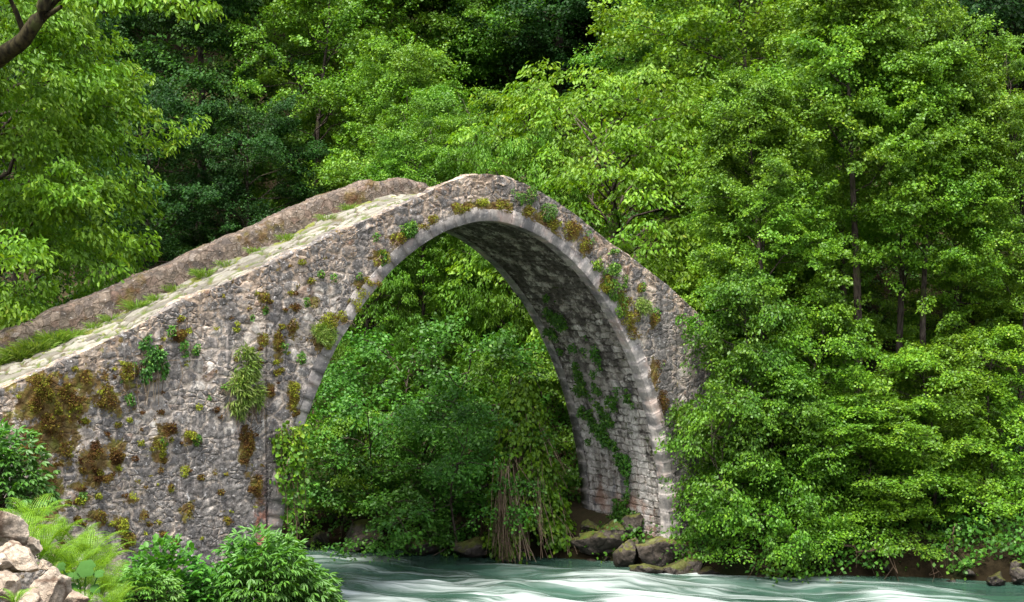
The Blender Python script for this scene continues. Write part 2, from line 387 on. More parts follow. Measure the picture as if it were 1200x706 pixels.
# ----------------------------------------------------------------- the ground
def ground_h(x, y):
    x = np.asarray(x, float); y = np.asarray(y, float)
    s = x*SN[0]+y*SN[1]; t = x*TD[0]+y*TD[1]
    ledge = 1.25*np.exp(-((t-5.0)/1.9)**2)                            # the rock shelf beside the far pier
    wob = vnoise(np.stack([x, y, x*0], -1), .35, 2)*.35
    sf = s+ledge*np.clip(1-(s-3.)/2.5, 0, 1)+wob
    far = np.interp(sf, [2.5, 3.1, 3.7, 4.6, 8, 16, 40, 75, 140], [-1.7, -1.2, -.35, .15, 1.0, 4.0, 22., 46., 60.])
    sn = s+wob
    near = np.interp(-sn, [2.6, 3.6, 4.6, 7, 16, 26, 60], [-1.7, -.9, -.25, .3, 2.0, 4., 5.])
    h = np.maximum(far, near)
    mc = CAM+ray(-30, 353)*(15.2/FPX)
    h = h+.42*np.exp(-(((x-mc[0])**2+(y-mc[1])**2)/2.6**2))
    h = h+vnoise(np.stack([x, y, x*0+3], -1), .6, 3)*.16*np.clip((h+1.2), 0, 1)
    return h
def gp(px, d, dz=0.):
    p = at(px, 353, d); return np.array([p[0], p[1], float(ground_h(p[0], p[1]))+dz])

gx = np.concatenate([np.linspace(-120, -26, 28)[:-1], np.linspace(-26, 24, 170), np.linspace(24, 130, 40)[1:]])
gy = np.concatenate([np.linspace(-70, -26, 16)[:-1], np.linspace(-26, 24, 170), np.linspace(24, 160, 50)[1:]])
X, Y = np.meshgrid(gx, gy, indexing='ij')
V = np.stack([X, Y, ground_h(X, Y)], -1).reshape(-1, 3)
ground = obj('ground', mesh_np('ground', V, grid_faces(len(gx), len(gy)), GROUND, smooth=True)); tag(ground, kind='structure')

# water surface
ss = np.linspace(-6.5, 5.0, 200); tt = np.concatenate([np.linspace(-60, -16, 40)[:-1], np.linspace(-16, 22, 420), np.linspace(22, 70, 40)[1:]])
S, T = np.meshgrid(ss, tt, indexing='ij')
wx = S*SN[0]+T*TD[0]; wy = S*SN[1]+T*TD[1]
sw = S+vnoise(np.stack([S*.5, T*.25, S*0], -1), 1., 2)*.6
z = .15*vnoise(np.stack([sw*1.25, T*.62, S*0+1], -1), 1., 3)+.035*vnoise(np.stack([sw*3., T*.8, S*0+4], -1), 1., 2)
hump = .20*np.exp(-((S-1.6)/.8)**2-((T-3.0)/1.5)**2)+.10*np.exp(-((S+.6)/.7)**2-((T-6.8)/1.5)**2)-.1*np.exp(-((S-1.4)/.9)**2-((T-6.)/1.3)**2)
calm = np.clip((3.6-S)/1.6, .15, 1)
crest = z/.15
z = WZ+(z+hump)*calm
churn = np.clip(.75*np.clip(crest, -.6, 1)-.45*np.clip((T-7.5)/4., 0, 1)+.55*np.exp(-((S-.6)/1.7)**2-((T-4.5)/4.)**2)+.9*np.clip(hump/.3, 0, 1)+.35*np.exp(-((S+1.5)/1.5)**2)-.25*np.exp(-((S-3.3)/1.)**2), -.5, 1.2)
river = obj('river', mesh_np('river', np.stack([wx, wy, z], -1).reshape(-1, 3), grid_faces(len(ss), len(tt)), WATER, smooth=True, below=churn.ravel())); tag(river, kind='structure')

# ----------------------------------------------------------------- the bridge
RX, RZ, EN, BW = 4.646, 6.734, 1.058, 3.0
U_T = [-30, -16, -9.56, -8.27, -7.46, -6.9, -6.32, -5.73, -5.04, -4.04, -2.98, -2.25, -1.74, -1.28, -.97, -.45, -.1, .21, .79, 1.45, 2.12, 2.97, 3.85, 4.59, 5.03, 7., 9., 12., 30]
Z_T = [1.2, 1.75, 3.9, 4.42, 4.77, 5.04, 5.31, 5.54, 5.81, 6.21, 6.66, 6.93, 7.15, 7.35, 7.49, 7.64, 7.68, 7.65, 7.53, 7.26, 6.91, 6.38, 5.9, 5.46, 5.15, 3.75, 2.6, 2., 1.6]
U_D = [-30, -16, -8.79, -8.03, -7.08, -6.34, -5.22, -4.57, -3.81, -3.07, -2.32, -1.53, -.73, 0, .7, 1.5, 3., 5., 9., 12, 30]
Z_D = [.9, 1.5, 4.08, 4.35, 4.72, 5.05, 5.53, 5.82, 6.12, 6.44, 6.79, 7.08, 7.27, 7.31, 7.2, 6.9, 6.1, 4.85, 2.4, 1.8, 1.4]
U_P = [-30, -16, -8.78, -7.65, -6.34, -5.22, -4.57, -3.81, -3.06, -2.32, -1.53, -1.13, -.33, .09, .38, .8, 1.5, 2.2, 3., 5., 9., 12, 30]
Z_P = [1.4, 2.1, 4.65, 5.07, 5.6, 6.03, 6.3, 6.62, 6.95, 7.26, 7.52, 7.6, 7.68, 7.62, 7.52, 7.42, 7.2, 6.9, 6.45, 5.3, 2.8, 2.2, 1.7]
def z_top(u): return np.interp(u, U_T, Z_T)
def z_deck(u): return np.interp(u, U_D, Z_D)
def z_par(u): return np.interp(u, U_P, Z_P)
def arch(n, off=0., zlow=-1.6):
    """points (u, z) along the intrados pushed outwards by off, equally spaced; plus outward normals"""
    th = np.linspace(0, PI, 3000); c = np.cos(th); s_ = np.sin(th)
    u = -RX*np.sign(c)*np.abs(c)**EN; zz = RZ*np.abs(s_)**EN
    L = np.linspace(zlow, 0, 400)[:-1]
    u = np.concatenate([np.full(399, -RX), u, np.full(399, RX)]); zz = np.concatenate([L, zz, L[::-1]])
    l = np.concatenate([[0], np.cumsum(np.hypot(np.diff(u), np.diff(zz)))])
    k = np.linspace(0, l[-1], n) if np.isscalar(n) else n
    u2 = np.interp(k, l, u); z2 = np.interp(k, l, zz)
    tu = np.interp(k+.06, l, u)-np.interp(k-.06, l, u); tz = np.interp(k+.06, l, zz)-np.interp(k-.06, l, zz)
    q = np.hypot(tu, tz); nu, nz = -tz/q, tu/q
    return u2+nu*off, z2+nz*off, nu, nz, l[-1], k
ARC = arch(10)[4]
bridge = empty('stone_arch_bridge', (0, 0, 0))
tag(bridge, 'old humpbacked stone footbridge in one high arch over the river', 'bridge')

MOSS_SPOTS = [  # px, py, rx, ry, tone, density
    (50, 465, 24, 20, .35, 1.2), (80, 470, 26, 16, .5, 1.2), (62, 500, 26, 18, .2, 1.), (100, 445, 20, 10, .45, .9), (40, 525, 14, 16, .15, 1.), (110, 535, 15, 14, .08, 1.2), (135, 528, 9, 12, .25, 1.3), (55, 560, 12, 14, .1, 1.), (75, 525, 12, 10, .25, .8),
    (150, 440, 10, 12, .4, .9), (128, 468, 10, 14, .5, .8), (208, 392, 8, 6, .25, 1.2), (196, 504, 9, 9, .12, 1.3), (186, 520, 9, 12, .6, 1.2), (222, 512, 8, 5, .6, 1.), (288, 520, 7, 17, .15, 1.1), (301, 571, 7, 9, .1, 1.2), (120, 560, 9, 5, .1, 1.), (90, 572, 8, 5, .1, .9), (60, 592, 10, 12, .12, 1.),
    (141, 617, 7, 8, .8, 1.1), (150, 632, 7, 7, .55, 1.), (115, 606, 8, 7, .4, .8), (152, 582, 8, 5, .7, .9), (94, 584, 6, 6, .85, .9), (219, 600, 7, 8, .45, 1.2), (168, 605, 5, 5, .4, 1.), (215, 552, 5, 5, .7, .8), (251, 552, 4, 4, .5, .8), (266, 612, 4, 5, .4, .8), (343, 457, 6, 10, .5, 1.), (345, 475, 6, 10, .55, 1.), (316, 458, 6, 5, .15, 1.),
    (385, 378, 9, 9, .5, 1.2), (377, 396, 12, 13, .72, 1.6), (431, 333, 12, 7, .5, 1.2), (424, 345, 8, 8, .6, 1.), (415, 356, 7, 8, .55, 1.), (400, 372, 5, 6, .6, 1.), (367, 352, 6, 4, .35, 1.), (345, 360, 5, 4, .3, 1.), (308, 348, 5, 5, .4, 1.), (307, 398, 5, 6, .5, 1.), (325, 402, 6, 10, .45, .9), (342, 381, 6, 6, .5, 1.), (465, 280, 8, 7, .6, 1.), (446, 302, 9, 7, .6, 1.), (495, 265, 6, 4, .5, 1.1), (506, 257, 5, 4, .5, 1.),
    (536, 244, 9, 5, .48, 1.4), (548, 241, 7, 5, .4, 1.3), (566, 239, 10, 5, .75, 1.4), (581, 240, 10, 6, .62, 1.4), (594, 242, 7, 6, .5, 1.2), (618, 247, 8, 5, .6, 1.3), (632, 254, 10, 6, .62, 1.3), (646, 262, 8, 6, .5, 1.2), (670, 272, 9, 10, .42, 1.2), (684, 288, 7, 9, .4, 1.1), (712, 332, 8, 10, .6, 1.2), (706, 342, 6, 6, .5, 1.1), (726, 352, 7, 12, .55, 1.1), (738, 372, 9, 12, .42, 1.2), (733, 356, 6, 8, .45, 1.), (766, 372, 5, 9, .35, 1.), (750, 337, 4, 4, .5, 1.), (742, 388, 7, 8, .35, 1.), (766, 436, 6, 12, .2, .9), (776, 470, 5, 10, .2, .9)]
def moss_growth(V):
    g = np.zeros(len(V))
    for px, py, rx, ry, t, dn in MOSS_SPOTS:
        c = onv(px, py, 0.); k = FPX/((c-CAM)@FW); a, b = rx*1.25/k*1.15, ry*1.3/k
        m_ = (np.abs(V[:, 0]-c[0]) < a*2.2) & (np.abs(V[:, 2]-c[2]) < b*3.4)
        dz = V[m_, 2]-c[2]; bb = np.where(dz < 0, b*1.7, b)              # growth trails off downwards
        g[m_] = np.maximum(g[m_], np.exp(-(((V[m_, 0]-c[0])/a)**2+(dz/bb)**2))*min(1., dn))
    return g
def spandrel(v, flip):
    us = np.concatenate([np.linspace(-30, -11, 30)[:-1], np.arange(-11, 9, .035), np.linspace(9, 30, 30)[1:]])
    nz_ = 190
    eu, ez, *_ = arch(2000, .2)
    o = np.argsort(eu[200:1800]); eu_, ez_ = eu[200:1800][o], ez[200:1800][o]
    lim = RX+.2
    low = np.where(np.abs(us) < lim-.004, np.interp(us, eu_, ez_), -1.6)
    top = (z_top(us) if not flip else z_par(us))-.02
    low = np.minimum(low, top-.02)
    f = np.linspace(0, 1, nz_)
    U, Fq = np.meshgrid(us, f, indexing='ij')
    Z = low[:, None]+(top-low)[:, None]*Fq
    V = np.stack([U, np.full_like(U, v), Z], -1).reshape(-1, 3)
    F = grid_faces(len(us), nz_)
    jump = (np.abs(V[F[:, 0], 2]-V[F[:, 1], 2]) > 1.5)
    F = F[~jump]
    if flip: F = F[:, ::-1]
    me = mesh_np('spandrel_wall', V, F, WALL, below=(top[:, None]-Z).ravel(), smooth=True)
    if not flip: me.attributes.new('growth', 'FLOAT', 'POINT').data.foreach_set('value', moss_growth(V).astype(np.float32))
    return me
obj('spandrel_wall', spandrel(0., False), bridge)
obj('spandrel_wall', spandrel(BW, True), bridge)

# vault underside
n_arc = 620; vs = np.linspace(.2, BW-.2, 70)
au, az, nu, nz, _, kk = arch(n_arc, .012)
A_, B_ = np.meshgrid(np.arange(n_arc), vs, indexing='ij')
V = np.stack([au[A_], B_, az[A_]], -1).reshape(-1, 3); uvc = np.stack([kk[A_], B_], -1).reshape(-1, 2)
F = grid_faces(n_arc, len(vs))[:, ::-1]
obj('vault', mesh_np('vault', V, F, SOFFIT, uv=uvc, smooth=True), bridge)

def ring(v0, v1, seed):
    rs = np.random.RandomState(seed); g = Geo()
    k = 0.; cuts = [0.]
    while cuts[-1] < ARC: cuts.append(cuts[-1]+rs.uniform(.20, .36))
    cuts = np.array(cuts)*ARC/cuts[-1]
    for a, b in zip(cuts[:-1], cuts[1:]):
        m_ = .003; n = 5
        ks = np.linspace(a+m_, b-m_, n)
        pr = rs.uniform(-.008, .008); inn = rs.uniform(-.004, .004)
        zc = np.interp((a+b)/2, [0, ARC*.25, ARC*.5, ARC*.75, ARC], [.38, .28, .26, .26, .30])*rs.uniform(.85, 1.15)
        iu, iz, nu, nz, *_ = arch(ks, 0.)
        sec = []                                                     # cross-section with softened edges: (outward offset, v)
        e = .005; f0 = v0+pr
        for off, vv in ((inn+0, v1), (inn, f0+e), (inn+e, f0), (zc-e, f0), (zc, f0+e), (zc, v1)):
            sec.append(np.stack([iu+nu*off, np.full(n, vv), iz+nz*off], -1))
        Vv = np.stack(sec, 1)                                        # n x 6 x 3
        Vv = Vv+.012*np.stack([vnoise(Vv*1., 3.1, 3), vnoise(Vv+9, 3.1, 3), vnoise(Vv+17, 3.1, 3)], -1)
        Vv = Vv.reshape(-1, 3); ff = []
        for i in range(n-1):
            for j in range(5):
                ff.append((i*6+j, i*6+j+1, (i+1)*6+j+1, (i+1)*6+j))
        for i in (0, n-1):
            q = [(i*6+0, i*6+5, i*6+4, i*6+1), (i*6+1, i*6+4, i*6+3, i*6+2)]
            ff += q
        g.add(Vv, np.array(ff), np.full(len(ff), rs.rand()))
    return g.mesh('arch_ring', RING)
obj('arch_ring', ring(-.014, .26, 3), bridge)
obj('arch_ring', ring(BW+.035, BW-.26, 4), bridge)

# paving of the walkway
us = np.arange(-16, 14, .045); vs = np.linspace(.2, BW-.4, 52)
U, Vv = np.meshgrid(us, vs, indexing='ij')
Z = z_deck(U)+.02*np.sin(U*9)*0+.05*vnoise(np.stack([U, Vv, U*0], -1), 1.2, 2)
obj('paving', mesh_np('paving', np.stack([U, Vv, Z], -1).reshape(-1, 3), grid_faces(len(us), len(vs)), PAVING, smooth=True), bridge)

def parapet(v_in, v_out, ztop, zbot, seed, mat):
    """a low rough wall: rounded rubble section swept along the bridge"""
    us = np.arange(-16, 13, .04); n = 34; q = np.linspace(0, 1, n)
    # section: up one side, over the rounded top, down the other
    w = (v_out-v_in)
    Vs = []
    for u in us:
        zt = ztop(u)+.075*vnoise(np.array([u*2.3, seed, 0.]), 1., 3)+.03*vnoise(np.array([u*.8, seed+7, 0.]), 1., 2); zb = zbot(u)
        h = zt-zb
        y = np.interp(q, [0, .36, .42, .58, .64, 1.], [v_in, v_in+.02*w, v_in+.14*w, v_in+.86*w, v_in+.98*w, v_out])
        zz = np.interp(q, [0, .36, .42, .58, .64, 1.], [zb, zt-.11, zt-.01, zt, zt-.11, zb])
        Vs.append(np.stack([np.full(n, u), y, zz], -1))
    V = np.array(Vs).reshape(-1, 3)
    F = grid_faces(len(us), n)
    if v_out < v_in: F = F[:, ::-1]
    return mesh_np('parapet', V, F[:, ::-1], mat, smooth=True, below=np.full(len(V), .25))
obj('parapet', parapet(BW-.45, BW+.03, z_par, lambda u: z_deck(u)-.25, 3, PARAPET), bridge)
obj('parapet', parapet(-.004, .34, z_top, lambda u: z_top(u)-.20, 9, WALL), bridge)

# ----------------------------------------------------------------- foliage
def leaves(g, rs, P, D, N, L, wr, tone, shape='quad', fold=.15):
    """leaf faces: base P, direction D, normal N, length L, width ratio wr"""
    D = nrm(D); W = nrm(np.cross(N, D)); N = np.cross(D, W); L = L[:, None]; n = len(P)
    if shape == 'quad':
        V = np.stack([P, P+D*L*.5+W*L*wr*.5+N*L*fold*.4, P+D*L, P+D*L*.5-W*L*wr*.5+N*L*fold*.4], 1).reshape(-1, 3)
        g.add(V, np.arange(n*4).reshape(-1, 4), tone)
    else:
        b = P; t = P+D*L-N*L*.12
        l1 = P+D*L*.28+W*L*wr*.42+N*L*fold*.4; l2 = P+D*L*.66+W*L*wr*.42+N*L*fold*.3
        r1 = P+D*L*.28-W*L*wr*.42+N*L*fold*.4; r2 = P+D*L*.66-W*L*wr*.42+N*L*fold*.3
        V = np.stack([b, l1, l2, t, r2, r1], 1).reshape(-1, 3)
        k = np.arange(n)[:, None]*6
        F = np.stack([k+np.array([[0, 1, 2, 3]]), k+np.array([[0, 3, 4, 5]])], 1).reshape(-1, 4)
        g.add(V, F, np.repeat(tone, 2))
def rdir(rs, n): return nrm(rs.normal(size=(n, 3)))
def pads(g, rs, Cn, Rd, out, per, L, wr, flat=.55, droop=.35, upb=.8, ob=.7, jit=.7, ldrop=.25, shape='quad', tilt=.38):
    """leaf pads: flattened clumps of leaves round the centres Cn"""
    m = len(Cn); idx = np.repeat(np.arange(m), per); n = len(idx)
    a = rs.rand(n)*2*PI; r = np.sqrt(rs.rand(n)); R = Rd[idx]
    o = np.stack([np.cos(a)*r, np.sin(a)*r, np.zeros(n)], 1)*R[:, None]
    o[:, 2] = R*(rs.normal(size=n)*flat*.5*(1-.5*r)-droop*r*r*.5)
    tl = rs.normal(size=(m, 2))*tilt; o[:, 2] += o[:, 0]*tl[idx, 0]+o[:, 1]*tl[idx, 1]
    P = Cn[idx]+o
    O = nrm(o*np.array([1, 1, .3])+out[idx]*.5*R[:, None])
    N = nrm(np.array([0, 0, upb])+O*ob+rs.normal(size=(n, 3))*jit)
    D = O+rs.normal(size=(n, 3))*.6+np.array([0, 0, -ldrop*2])
    pt = rs.rand(m)
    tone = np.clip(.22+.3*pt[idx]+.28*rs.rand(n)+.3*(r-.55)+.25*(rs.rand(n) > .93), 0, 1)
    leaves(g, rs, P-nrm(D)*L*.5, D, N, L*rs.uniform(.7, 1.25, n), wr, tone, shape)

def make_tree(seed, H, R, tr=.16, h0=.12, nl=46, per=120, L=.09, wr=.72, prof=None, padr=.5, mat=L_ALDER, droop=.35, el=(.05, .75), nsub=5, upb=.9, ob=.6, ldrop=.25, shape='quad', wob=.35, stems=1, fill=0, gap=None, flat=.55, tilt=.38):
    rs = np.random.RandomState(seed); tg = Geo(); cg = Geo()
    prof = prof or (lambda f: (1-f)**.55*min(1., .45+f*1.8))
    CC, OO, RR = [], [], []
    for st in range(stems):
        q = np.linspace(0, 1, 14); ph = rs.rand(3)*6
        off = np.zeros(2) if stems == 1 else rs.normal(size=2)*.35
        lean = np.zeros(2) if stems == 1 else off/(np.linalg.norm(off)+.01)*R*.4
        tp = np.stack([off[0]+lean[0]*q+wob*q*np.sin(q*5+ph[0]), off[1]+lean[1]*q+wob*q*np.sin(q*4+ph[1]), q*H*(1. if st == 0 else rs.uniform(.75, 1.))-.3], 1)
        tube(tg, tp, np.maximum(tr*(1-q)**.8*(1. if stems == 1 else .75), .012), 8)
        for i in range(nl//stems):
            f = h0+(1-h0)*((i+rs.rand())/(nl//stems)); f = min(f, .99)
            if gap and gap[0] < f < gap[1] and rs.rand() < .82: continue
            b = np.array([np.interp(f, q, tp[:, k]) for k in range(3)])
            az = i*2.39996+rs.normal()*.4+st; ln = R*prof(f)*rs.uniform(.65, 1.15)+.25
            e = el[0]+(el[1]-el[0])*f+rs.normal()*.25
            hd = np.array([math.cos(az), math.sin(az), 0.])
            w = np.linspace(0, 1, 6)
            bend = -droop*.35*ln
            lp = b+hd*(w*ln*math.cos(e))[:, None]+np.array([0, 0, 1.])*(w*ln*math.sin(e)+bend*w*w)[:, None]
            lp[1:] += rs.normal(size=(5, 3))*.05*ln**.5
            lr = max(.010, tr*.34*(1-f*.7)*(ln/R)**.5)
            tube(tg, lp, np.linspace(lr, .008, 6), 5)
            CC.append(lp[-1]); OO.append(hd); RR.append(padr*rs.uniform(.6, 1.))
            for j in range(nsub):
                t = .28+.66*(j+rs.rand())/nsub; sb = np.array([np.interp(t, w, lp[:, k]) for k in range(3)])
                sg = 1 if j % 2 else -1; a2 = az+sg*rs.uniform(.5, 1.1); sl = ln*.42*(1.15-t*.6)*rs.uniform(.6, 1.2)+.15
                d2 = np.array([math.cos(a2), math.sin(a2), rs.uniform(-.15, .35)])
                ep = sb+d2*sl; mp = sb+d2*sl*.5+np.array([0, 0, .06*sl])
                tube(tg, np.stack([sb, mp, ep]), np.array([max(lr*.4, .008), .007, .005]), 4)
                CC += [ep, mp+rs.normal(size=3)*.08]; OO += [d2, d2]; RR += [padr*rs.uniform(.55, 1.15), padr*rs.uniform(.5, .9)]
    for i in range(fill):
        f = h0+.04+(.97-h0)*rs.rand()
        if gap and gap[0] < f < gap[1] and rs.rand() < .88: continue
        az = rs.rand()*2*PI; r = R*prof(f)*math.sqrt(rs.uniform(.25, 1.05))
        hd = np.array([math.cos(az), math.sin(az), 0.]); CC.append(tp[min(13, int(f*13))]+hd*r+np.array([0, 0, rs.normal()*.3])); OO.append(hd); RR.append(padr*rs.uniform(.5, 1.))
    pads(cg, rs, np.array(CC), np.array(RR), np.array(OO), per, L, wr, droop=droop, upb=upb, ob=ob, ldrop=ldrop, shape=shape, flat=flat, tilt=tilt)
    return tg.mesh('trunk', BARK), cg.mesh('crown', mat)

round_prof = lambda f: max(0., 1-((f-.55)/.5)**2)**.5*.95+.05
vase = lambda f: .35+.75*math.sin(min(1., f)*PI*.62)
dome = lambda f: (1-f*f)**.5
PROTO = {}
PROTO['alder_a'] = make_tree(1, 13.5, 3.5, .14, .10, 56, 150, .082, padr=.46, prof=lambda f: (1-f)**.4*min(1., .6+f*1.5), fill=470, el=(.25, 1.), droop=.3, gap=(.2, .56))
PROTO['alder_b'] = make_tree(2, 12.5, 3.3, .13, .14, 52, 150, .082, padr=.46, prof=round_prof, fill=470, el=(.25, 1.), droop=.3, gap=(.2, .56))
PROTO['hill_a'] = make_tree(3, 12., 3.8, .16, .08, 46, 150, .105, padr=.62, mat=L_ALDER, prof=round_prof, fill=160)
PROTO['shaded_a'] = make_tree(4, 13., 4., .18, .1, 46, 150, .105, padr=.62, mat=L_SHADED, droop=.2)  # crowns whose leaf colour already carries the forest shade
PROTO['shaded_b'] = make_tree(5, 11., 4., .17, .1, 46, 150, .105, padr=.62, mat=L_SHADED, droop=.3, prof=round_prof)
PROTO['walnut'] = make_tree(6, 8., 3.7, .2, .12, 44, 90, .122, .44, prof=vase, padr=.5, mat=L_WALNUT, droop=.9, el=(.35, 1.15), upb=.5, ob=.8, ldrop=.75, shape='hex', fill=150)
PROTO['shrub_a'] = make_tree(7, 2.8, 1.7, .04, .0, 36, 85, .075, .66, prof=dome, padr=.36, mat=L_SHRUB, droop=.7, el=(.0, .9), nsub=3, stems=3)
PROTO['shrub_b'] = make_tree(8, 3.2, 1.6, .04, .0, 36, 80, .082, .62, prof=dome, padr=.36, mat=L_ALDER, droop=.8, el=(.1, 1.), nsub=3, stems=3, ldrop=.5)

PROTO['spray'] = make_tree(9, 5.6, 2.5, .06, .02, 44, 110, .08, .7, prof=lambda f: (1-f*f)**.5*(.75+.25*math.sin(f*17)), padr=.42, mat=L_ALDER, droop=.7, el=(-.05, .7), nsub=5, flat=.45, tilt=.36, upb=.8)
def plant(name, proto, px, d, label, cat, group=None, sc=1., rz=0., tint=(1, 1, 1), dz=0., parts=('trunk', 'crown'), loc=None):
    p = gp(px, d, dz) if loc is None else np.array(loc)
    e = empty(name, tuple(p), rz, sc); tag(e, label, cat, group)
    for nm, me in zip(parts, PROTO[proto]):
        o = obj(nm, me, e); o.color = (*tint, 1)
    return e
GF = 'alders along the far riverbank'
GH = 'trees on the wooded hillside'
GS = 'shrubs along the far bank'
# right-hand alders
plant('alder_tree', 'alder_a', 1004, 35.2, 'tall alder with bare lower trunk, nearest the bridge of the riverbank alders', 'tree', GF, .93, .4)
plant('alder_tree', 'alder_b', 1052, 36.4, 'alder with slim middle trunk between the two other riverbank alder trunks', 'tree', GF, (.78, .78, .92), 2.1)
plant('alder_tree', 'alder_a', 1086, 35.0, 'alder with low side branch reaching right above the dark bank', 'tree', GF, (.74, .74, .73), 4.4, (.95, 1., .9))
plant('alder_tree', 'alder_b', 1195, 36.0, 'bushy alder cut off by the right edge of the photo', 'tree', GF, (.7, .7, .72), 3.2, (1.05, 1.02, 1))
plant('alder_tree', 'alder_a', 892, 34.0, 'spreading alder leaning over the far end of the bridge', 'tree', GF, .72, 1.2, (.95, .98, .95))
plant('alder_tree', 'alder_b', 990, 40.5, 'tall pale green alder rising behind the riverbank trunks', 'tree', GF, (.85, .85, .90), 5.2, (1.15, 1.08, 1))
# centre and middle distance
plant('walnut_tree', 'walnut', 705, 41, 'bright yellow-green walnut with forked dark limbs behind the bridge crown', 'tree', None, (1.3, 1.3, .90), .3, (1.12, 1.06, 1))
plant('young_tree', 'hill_a', 878, 44, 'tall yellow-green tree between the walnut and the alders', 'tree', GH, 1.05, .9, (1.25, 1.15, 1))
plant('young_tree', 'hill_a', 795, 50, 'bluish green tree top peeping over the right of the walnut', 'tree', GH, .68, 2.9, (.85, 1., 1.7))
plant('young_tree', 'hill_a', 470, 47, 'small pointed green tree above the left of the bridge crown', 'tree', GH, .68, 4.1, (1.05, 1.05, 1.1))
plant('hill_tree', 'hill_a', 545, 58, 'broad mid-green tree on the hillside above the bridge crown', 'tree', GH, 1.05, 1.7, (.85, .95, .95))
plant('hill_tree', 'hill_a', 440, 57, 'large light green tree high on the hillside, left of the broad one', 'tree', GH, 1.0, 3.9, (.95, .98, .9))
plant('hill_tree', 'hill_a', 375, 50, 'light green tree rising behind the far parapet', 'tree', GH, .85, 5.5, (.9, .95, .9))
plant('hill_tree', 'alder_b', 330, 55, 'feathery yellow-green tree at the right of the dark layered one', 'tree', GH, 1.0, .2, (.95, .95, .9))
plant('shaded_alder', 'shaded_a', 232, 50, 'tall dark tree with layered flat sprays and bare twigs', 'tree', GH, 1.05, 1.1, (1.15, 1.1, 1))  # forest shade painted into these leaves and into the dark tints below
plant('shaded_alder', 'shaded_b', 170, 46, 'low dark tree in shade behind the left parapet', 'tree', GH, .72, 2.6, (.8, .9, 1.05))
plant('shaded_alder', 'shaded_b', 290, 46, 'dark green rounded tree just above the sloping parapet', 'tree', GH, .66, 5., (.9, .95, 1.))
plant('shaded_alder', 'shaded_a', 110, 54, 'dark tree mostly hidden by the left walnut branches', 'tree', GH, 1., 3.1)
plant('shaded_alder', 'shaded_a', 690, 66, 'deep green tree in the dark gap above the walnut', 'tree', GH, 1.1, .7, (.9, .95, 1.))
plant('shaded_alder', 'shaded_b', 770, 64, 'shaded tree at the top, right of the deep green one', 'tree', GH, 1.15, 2.2, (.85, .95, 1.))
plant('shaded_alder', 'shaded_b', 620, 68, 'dark tree crown at the top edge above the broad one', 'tree', GH, 1.1, 4.2, (1.1, 1.1, 1.))
plant('shaded_alder', 'shaded_a', 1140, 52, 'dark tree in the top right corner behind the alders', 'tree', GH, 1.15, 3.3, (.5, .6, .7))
plant('shaded_alder', 'shaded_a', 1000, 58, 'dark tree hidden behind the crowns of the alders', 'tree', GH, 1.1, 5., (.6, .7, .8))
plant('shaded_alder', 'shaded_b', 350, 66, 'dark tree at the top edge, left of the light green ones', 'tree', GH, 1.15, 1.5)
plant('shaded_alder', 'shaded_a', 480, 72, 'highest dark tree at the top edge of the hillside', 'tree', GH, 1.15, 2.5)
plant('shaded_alder', 'shaded_b', 220, 66, 'dark tree at the top edge behind the layered tree', 'tree', GH, 1.2, .1)
plant('shaded_alder', 'shaded_a', 655, 56, 'dark tree in the shaded gap between the broad tree and the walnut', 'tree', GH, 1.1, 1.9, (.75, .85, .95))
plant('shaded_alder', 'shaded_b', 745, 55, 'dark tree right above the walnut crown', 'tree', GH, 1.15, 4.9, (.75, .85, .95))
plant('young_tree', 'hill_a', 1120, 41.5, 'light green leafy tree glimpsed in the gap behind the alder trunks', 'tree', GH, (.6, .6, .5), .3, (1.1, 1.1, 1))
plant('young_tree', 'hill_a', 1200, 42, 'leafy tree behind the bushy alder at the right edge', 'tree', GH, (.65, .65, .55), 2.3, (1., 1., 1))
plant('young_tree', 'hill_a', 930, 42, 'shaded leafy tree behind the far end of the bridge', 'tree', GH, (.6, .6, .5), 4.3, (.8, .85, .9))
plant('shaded_alder', 'shaded_b', 20, 40, 'dark tree filling the gaps behind the left walnut', 'tree', GH, .9, 2.)
plant('shaded_alder', 'shaded_b', 1185, 50, 'shaded tree in the corner behind the bushy alder', 'tree', GH, 1.2, 1., (.55, .65, .75))
plant('hill_tree', 'hill_a', 598, 57, 'deep green rounded tree left of the walnut top, in the shaded gap', 'tree', GH, .95, 5.1, (.62, .78, .85))  # dark tint puts the shade of the gap into the leaf colour
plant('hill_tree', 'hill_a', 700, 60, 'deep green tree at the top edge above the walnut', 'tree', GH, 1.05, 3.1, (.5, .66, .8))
# under the arch and along the water
plant('bank_tree', 'alder_b', 492, 41, 'slender dark-trunked tree seen through the arch', 'tree', GS, .62, 4., (.9, 1., .9))
plant('bank_tree', 'walnut', 610, 40, 'large-leaved bright sapling seen through the right of the arch', 'tree', GS, (.62, .62, .8), 2., (.8, .9, .9))
plant('bank_tree', 'walnut', 425, 40.5, 'large-leaved sapling beside the left pier, seen through the arch', 'tree', GS, (.5, .5, .62), 1., (.75, .85, .9))
plant('bank_tree', 'hill_a', 560, 44, 'mid-green tree at the back of the view through the arch', 'tree', GS, .62, 2.4, (.8, .9, .85))
plant('riverside_shrub', 'shrub_a', 470, 34.9, 'grey-green shrub leaning over the water in the middle of the arch', 'shrub', GS, 1.15, .5, (1.15, 1.15, 1.3))
plant('riverside_shrub', 'shrub_a', 540, 34.9, 'dark shrub between the leaning shrub and the dry vines', 'shrub', GS, 1.05, 2.5, (.9, .95, 1.))
plant('riverside_shrub', 'shrub_b', 392, 35.6, 'low bright shrub by the left pier at the water', 'shrub', GS, .8, 1.5, (.9, .95, .9))
plant('riverside_shrub', 'shrub_a', 430, 37, 'taller shrub behind the leaning one under the arch', 'shrub', GS, 1.4, 3.5)
